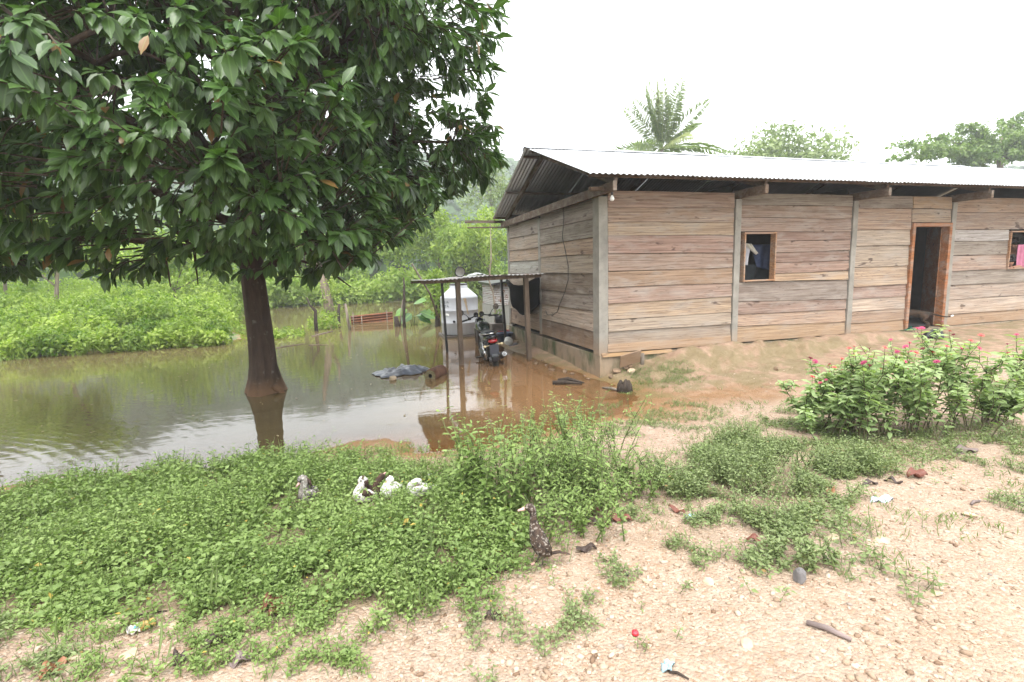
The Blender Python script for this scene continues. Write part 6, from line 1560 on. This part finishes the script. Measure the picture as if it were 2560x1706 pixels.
MB().lathe([(.001, -.03), (.016, -.02), (.021, .005), (.014, .03), (.001, .04)], (7.385, -.175, .585), 10, (.9, -.1, .25)).build('tail_tip', WHITE, dog, True)
# slipper and dark heap by the step
p = gy(2275, 812, -.09); sl_ = empty('slipper', (p[0], -.1, .365), 'green plastic slipper on the door sill', 'slipper')
GRN = m_plain('green_rubber', (.012, .13, .085), .5, 0, .15)
MB().loft([(p[0] - .13, -.10, .375), (p[0] - .09, -.10, .375), (p[0], -.10, .375), (p[0] + .09, -.10, .375), (p[0] + .13, -.10, .375)], [(.02, .009), (.042, .011), (.035, .011), (.045, .011), (.02, .009)], 12).build('sole', GRN, sl_, True)
MB().tube([(p[0] - .01, -.14, .38), (p[0] + .03, -.10, .425), (p[0] - .01, -.06, .38)], [(.006, .018)] * 3, 8).build('strap', GRN, sl_, True)
p = gpt(2337, 845)
def heap(u, v):
    a = u * 2 * math.pi; h = v * math.pi / 2; r = math.cos(h) * (1 + .25 * math.sin(a * 3 + 1) + .12 * math.sin(a * 7)); return (p[0] + .20 * r * math.cos(a), p[1] + .12 * r * math.sin(a), p[2] + .13 * math.sin(h) * (1 + .3 * math.sin(a * 4 + v * 3)))
cloth('black_bag', 'crumpled black bag heaped on the ground in front of the doorway', 'bag', heap, 34, 10, m_plain('black_plastic', (.01, .01, .012), .3, 0, .3, 8, .5, .6))

# ================================================================== litter and stones on the ground
BRN = [m_leaf('dead_leaf_red', (.15, .05, .032), (.21, .08, .048), None, .6, .05), m_leaf('dead_leaf_dark', (.05, .032, .026), (.09, .055, .045), None, .6, .03), m_leaf('dead_leaf_orange', (.27, .12, .06), (.33, .16, .085), None, .6, .08), m_leaf('dead_leaf_grey', (.16, .12, .11), (.22, .17, .16), None, .6, .03)]
def dead(label, a, b_, wd, mi, curl=.35, grp='big dead leaves on the ground'):
    A = gpt(*a); B_ = gpt(*b_); L = np.linalg.norm(B_ - A); d = (B_ - A) / L
    k = 9; vs = []
    for i in range(k):
        f = i / (k - 1); w_ = wd * math.sin(math.pi * min(1, .08 + f * .9)) ** .7
        c_ = A + (B_ - A) * f; c_[2] = float(ground_h(c_[0], c_[1])) + .012 + .014 * math.sin(f * 9 + a[0])
        sd_ = np.array([-d[1], d[0], 0])
        for v in (-1, -.5, 0, .5, 1): vs.append(c_ + sd_ * (v * w_ / 2) + np.array([0, 0, curl * w_ * (abs(v) ** 1.6) * (1 if v > 0 else .55) + .006 * math.sin(f * 13 + v * 3)]))
    o = MB().add(vs, [(i * 5 + j, i * 5 + j + 1, i * 5 + j + 6, i * 5 + j + 5) for i in range(k - 1) for j in range(4)]).build('dead_leaf', BRN[mi], None, True)
    md = o.modifiers.new('thick', 'SOLIDIFY'); md.thickness = .0015
    tag(o, label, 'dead leaf', grp)
dead('reddish brown curled dead leaf right of the standing duck', (1420, 1300), (1500, 1285), .055, 0, .6)
dead('red dead leaf lying below the weed mound', (1508, 1303), (1580, 1308), .06, 0, .5)
dead('dark curled dead leaf in front of the red dead leaf', (1470, 1312), (1530, 1322), .03, 1, .6)
dead('red brown dead leaf left of the pale blue scrap', (1672, 1272), (1715, 1292), .035, 0)
dead('thin dark dead leaf right of the pale blue scrap', (1742, 1290), (1785, 1297), .02, 1)
dead('rust coloured dead leaf in the small weeds', (1865, 1352), (1922, 1368), .05, 0)
dead('small dark dead leaf below the rust coloured one', (1862, 1386), (1915, 1388), .03, 3)
dead('dark red dead leaf under the zinnia bed', (2268, 1196), (2318, 1194), .075, 0, .6)
dead('long dark curled leaf at the end of the fine leaved shrub', (2152, 1218), (2195, 1211), .035, 1, .5)
dead('narrow dark dead leaf right of the long curled leaf', (2210, 1202), (2257, 1213), .03, 1, .5)
dead('small orange dead leaf standing at the shrub edge', (2072, 1225), (2080, 1250), .05, 2, .5)
dead('grey broad dead leaf lying in front of the zinnias', (2385, 1135), (2445, 1128), .085, 3, .3)
dead('red brown dead leaf at the lower edge of the ground cover', (652, 1527), (712, 1505), .075, 0, .4)
dead('folded brown leaf beside the red brown one at the cover edge', (672, 1545), (715, 1528), .05, 0, .5)
dead('dark purple dead leaf on the pebbles left of the middle', (508, 1627), (585, 1596), .045, 1, .5)
dead('small black dead leaf on the pebbles near the bottom left', (432, 1665), (470, 1645), .05, 1, .5)
dead('long orange dead leaf at the bottom left corner', (100, 1702), (176, 1665), .06, 2, .5)
dead('tan dead leaf on the pebbles below the dark purple one', (575, 1670), (632, 1648), .045, 3, .4)
dead('dark narrow dead leaf left of the standing duck', (1222, 1440), (1272, 1424), .03, 1, .5)
dead('flat brown dead leaf behind the weed patch at the duck', (1440, 1382), (1492, 1374), .045, 1, .3)
dead('brown dead leaf amid the ground cover near the water', (1095, 1205), (1130, 1208), .06, 0, .3)
dead('small purple leaf in the middle of the road', (1212, 1550), (1252, 1546), .035, 1, .5)
# plastic litter
wp = gpt(357, 1578); A = gpt(318, 1588); B_ = gpt(390, 1562)
wr_ = empty('wrapper', wp, 'crumpled yellow and white snack wrapper at the left edge of the road', 'wrapper'); dv = (B_ - A); sd_ = np.array([-dv[1], dv[0], 0]); sd_ = sd_ / np.linalg.norm(sd_)
def wrap(u0, u1, off):
    def fn(u, v):
        uu = u0 + (u1 - u0) * u; c_ = A + dv * uu; w_ = .055 * (1 - .35 * uu)
        return tuple(c_ + sd_ * (v - .5) * w_ + np.array([0, 0, .012 + .022 * math.sin(v * math.pi) + .006 * math.sin(uu * 25 + v * 8) + off]))
    return fn
cloth('silver_end', None, None, wrap(0, .12, 0), 3, 8, m_plain('foil', (.35, .33, .30), .3, .6), wr_, .001); cloth('printed_end', None, None, wrap(.12, .45, 0), 8, 8, m_plain('white_print', (.60, .55, .52), .35, 0, .3, 60), wr_, .001); cloth('yellow_end', None, None, wrap(.45, 1, 0), 12, 8, m_plain('yellow_print', (.50, .32, .09), .35, 0, .3, 40), wr_, .001)
bl0 = A + dv * .22 + sd_ * -.016; cloth('blue_patch', None, None, lambda u, v: tuple(bl0 + dv * .16 * u + sd_ * (.014 * (v - .5)) + np.array([0, 0, .030 + .004 * math.sin(u * 3)])), 4, 4, m_plain('blue_print', (.08, .38, .62), .35), wr_, .001)
def scrap(label, px, py, wpx, hpx, m, seed):
    c_ = gpt(px, py); k = -((c_ - CAM) @ CR)[2] / FPX; rr2 = np.random.default_rng(seed); ph = rr2.uniform(0, 6, 6)
    def fn(u, v):
        a = u * 2 * math.pi; r = v * (1 + .18 * math.sin(a * 2 + ph[0]) + .12 * math.sin(a * 3 + ph[1]) + .09 * math.sin(a * 7 + ph[3]))
        x = r * math.cos(a) * wpx * k / 2; y = r * math.sin(a) * hpx * k / 2 * 2.2
        return (c_[0] + x, c_[1] + y * .8, float(ground_h(c_[0] + x, c_[1] + y)) + .01 + .014 * math.sin(a * 4 + ph[2] + v * 5) * v + .012 * (1 - v))
    cloth('plastic_scrap', label, 'plastic scrap', fn, 24, 6, m, None, .0012)
CLEAR = m_plain('bluish_clear_film', (.50, .58, .66), .25, 0, .3, 40, .6); BLUE2 = m_plain('pale_blue_film', (.42, .66, .74), .3, 0, .2, 40)
scrap('crumpled clear bluish plastic bag on the gravel right of the shrub', 2205, 1252, 58, 14, CLEAR, 1); scrap('pale blue plastic scrap below the dark shrub', 1728, 1296, 26, 14, BLUE2, 2)
scrap('faded blue plastic shred at the bottom edge of the road', 1668, 1672, 34, 18, m_plain('faded_blue_film', (.28, .42, .48), .4, 0, .3, 30), 3); scrap('small white scrap at the puddle edge left of the weed clump', 1070, 1195, 30, 14, WHITEP, 4)
p = gpt(1588, 1588); tag(MB().lathe([(.001, .014), (.013, .013), (.0145, .010), (.015, 0), (.013, 0), (.012, .009), (.001, .010)], p + [0, 0, .004], 16).build('bottle_cap', m_plain('red_cap_plastic', (.5, .03, .045), .35), None, True), 'red bottle cap lying on the road', 'bottle cap')
def twig(label, a, b_, r, m=WETW, bend=.01):
    A = gpt(*a, dz=r * .7 + .003); B_ = gpt(*b_, dz=r * .7 + .003); md_ = (A + B_) / 2 + [0, bend, 0]; md_[2] = float(ground_h(md_[0], md_[1])) + r + .004
    tag(MB().tube([A, md_, B_], [r, r * 1.15, r * .7], 7).build('stick', m, None, True), label, 'stick')
BARKS = m_plain('grey_brown_stick', (.17, .13, .12), .8, 0, .4)
twig('flat grey brown stick on the open gravel at the lower right', (2016, 1562), (2128, 1606), .011, BARKS); twig('thin dark twig curving at the bottom edge of the road', (1672, 1684), (1722, 1702), .005); twig('thin black twig at the edge of the cover above the wrapper', (330, 1548), (418, 1530), .004)
twig('short grey twig at the right on the gravel', (2428, 1264), (2450, 1256), .008, BARKS); twig('dark twig cut by the right picture edge', (2538, 1256), (2562, 1268), .010, BARKS); twig('thin stem lying across the shallow mud', (1412, 1047), (1440, 1044), .006)
p = gpt(1999, 1455); rock('stone', p + [0, 0, .03], (.032, .03, .046), STONE_G, 'upright dark grey stone at the foot of the small weed', seed=41)
p = gpt(1568, 1441); rock('stone', p + [0, 0, .012], (.014, .014, .012), m_plain('black_nut', (.02, .02, .025), .4), 'small round black pebble on the pale gravel', seed=42)
p = gpt(1940, 925); rock('stone', p + [0, 0, .02], (.05, .04, .03), STONE_B, 'brown stone lying on the bare yard before the house', seed=43)
k = 0
for px, py, s, lab in ((183, 1664, .055, 'pale blocky stone near the bottom left corner of the road'), (323, 1638, .042, 'pale stone above the small black leaf at the lower left'), (292, 1560, .075, 'broad flat stone half buried left of the snack wrapper'), (440, 1562, .036, 'rounded pale stone right of the snack wrapper'),
    (2202, 1352, .05, 'largest white flat stone on the open gravel at the right'), (2078, 1346, .042, 'flat cream stone left of the largest white stone'), (2425, 1290, .045, 'grey white flat stone on the gravel at the far right'), (1870, 1612, .036, 'tan stone touching the upper end of the grey brown stick'), (2335, 1485, .036, 'low pale stone in the gravel right of the dark grey stone'),
    (1615, 1455, .026, 'small white stone beside the round black pebble'), (500, 1635, .032, 'pale stone at the tip of the dark purple leaf'), (1770, 1455, .034, 'flat pale stone left of the upright dark grey stone')):
    p = gpt(px, py); rock('road_stone', p + [0, 0, s * .08], (s, s * .8, s * .40), STONE_P, lab, 'stone', 'larger stones in the road gravel', seed=200 + k, sub=2); k += 1
# gravel: too many to count
def gravel():
    rng = np.random.default_rng(8); n = 52000
    rmin = 1.1; u = rng.random(n); r = rmin + 7.5 * u ** 1.3; a = np.radians(rng.uniform(-62, 62, n) + FA)
    x = CAM[0] + r * np.sin(a); y = CAM[1] + r * np.cos(a); z = ground_h(x, y)
    px, py, d_ = proj(np.c_[x, y, z]); inA = np.zeros(n, bool)
    for P_ in (POLY_A, POLY_B): inA |= inpoly(px, py, P_)
    keep = (~inA) & (z > .025) & (vn(x, y, .5, 20) + .3 * rng.random(n) > .42) & (y < -.75) & ((y < -2.2 - .6 * vn(x, y, .7, 21)) | (rng.random(n) < .5)); x, y, z = x[keep], y[keep], z[keep]; n = len(x)
    s = np.clip(rng.lognormal(-5.35, .55, n), .0028, .017)
    ph = (1 + 5 ** .5) / 2; ico = unit(np.array([(-1, ph, 0), (1, ph, 0), (-1, -ph, 0), (1, -ph, 0), (0, -1, ph), (0, 1, ph), (0, -1, -ph), (0, 1, -ph), (ph, 0, -1), (ph, 0, 1), (-ph, 0, -1), (-ph, 0, 1)], float))
    F = np.array([(0, 11, 5), (0, 5, 1), (0, 1, 7), (0, 7, 10), (0, 10, 11), (1, 5, 9), (5, 11, 4), (11, 10, 2), (10, 7, 6), (7, 1, 8), (3, 9, 4), (3, 4, 2), (3, 2, 6), (3, 6, 8), (3, 8, 9), (4, 9, 5), (2, 4, 11), (6, 2, 10), (8, 6, 7), (9, 8, 1)])
    th = rng.uniform(0, 6.28, n); c, si = np.cos(th), np.sin(th)
    Vp = ico[None] * rng.uniform(.65, 1.25, (n, 12, 1)); Vp = Vp * np.stack([s * rng.uniform(.9, 1.6, n), s * rng.uniform(.7, 1.1, n), s * rng.uniform(.4, .75, n)], -1)[:, None, :]
    X = Vp[..., 0] * c[:, None] - Vp[..., 1] * si[:, None] + x[:, None]; Y = Vp[..., 0] * si[:, None] + Vp[..., 1] * c[:, None] + y[:, None]; Z = Vp[..., 2] + (z + s * .15)[:, None]
    T = (F[None] + (np.arange(n) * 12)[:, None, None]).reshape(-1, 3); col = np.repeat(np.c_[rng.random(n), rng.random(n), rng.random(n)], 12, 0)
    m, t, b = mat('loose_gravel'); at = N(t, 'ShaderNodeAttribute', attribute_name='tint'); sp = N(t, 'ShaderNodeSeparateColor'); t.links.new(at.outputs['Color'], sp.inputs[0])
    t.links.new(ramp(t, sp.outputs[0], (0, (.15, .09, .055)), (.2, (.27, .195, .135)), (.7, (.36, .275, .20)), (.95, (.45, .37, .29)), (1, (.2, .17, .15))), b.inputs['Base Color']); b.inputs['Roughness'].default_value = .85; b.inputs['Specular IOR Level'].default_value = .3
    tag(place('gravel', np_mesh('gravel', np.stack([X, Y, Z], -1).reshape(-1, 3), T, None, col), m), 'loose pale gravel strewn over the dirt road', 'gravel', kind='stuff')
gravel()
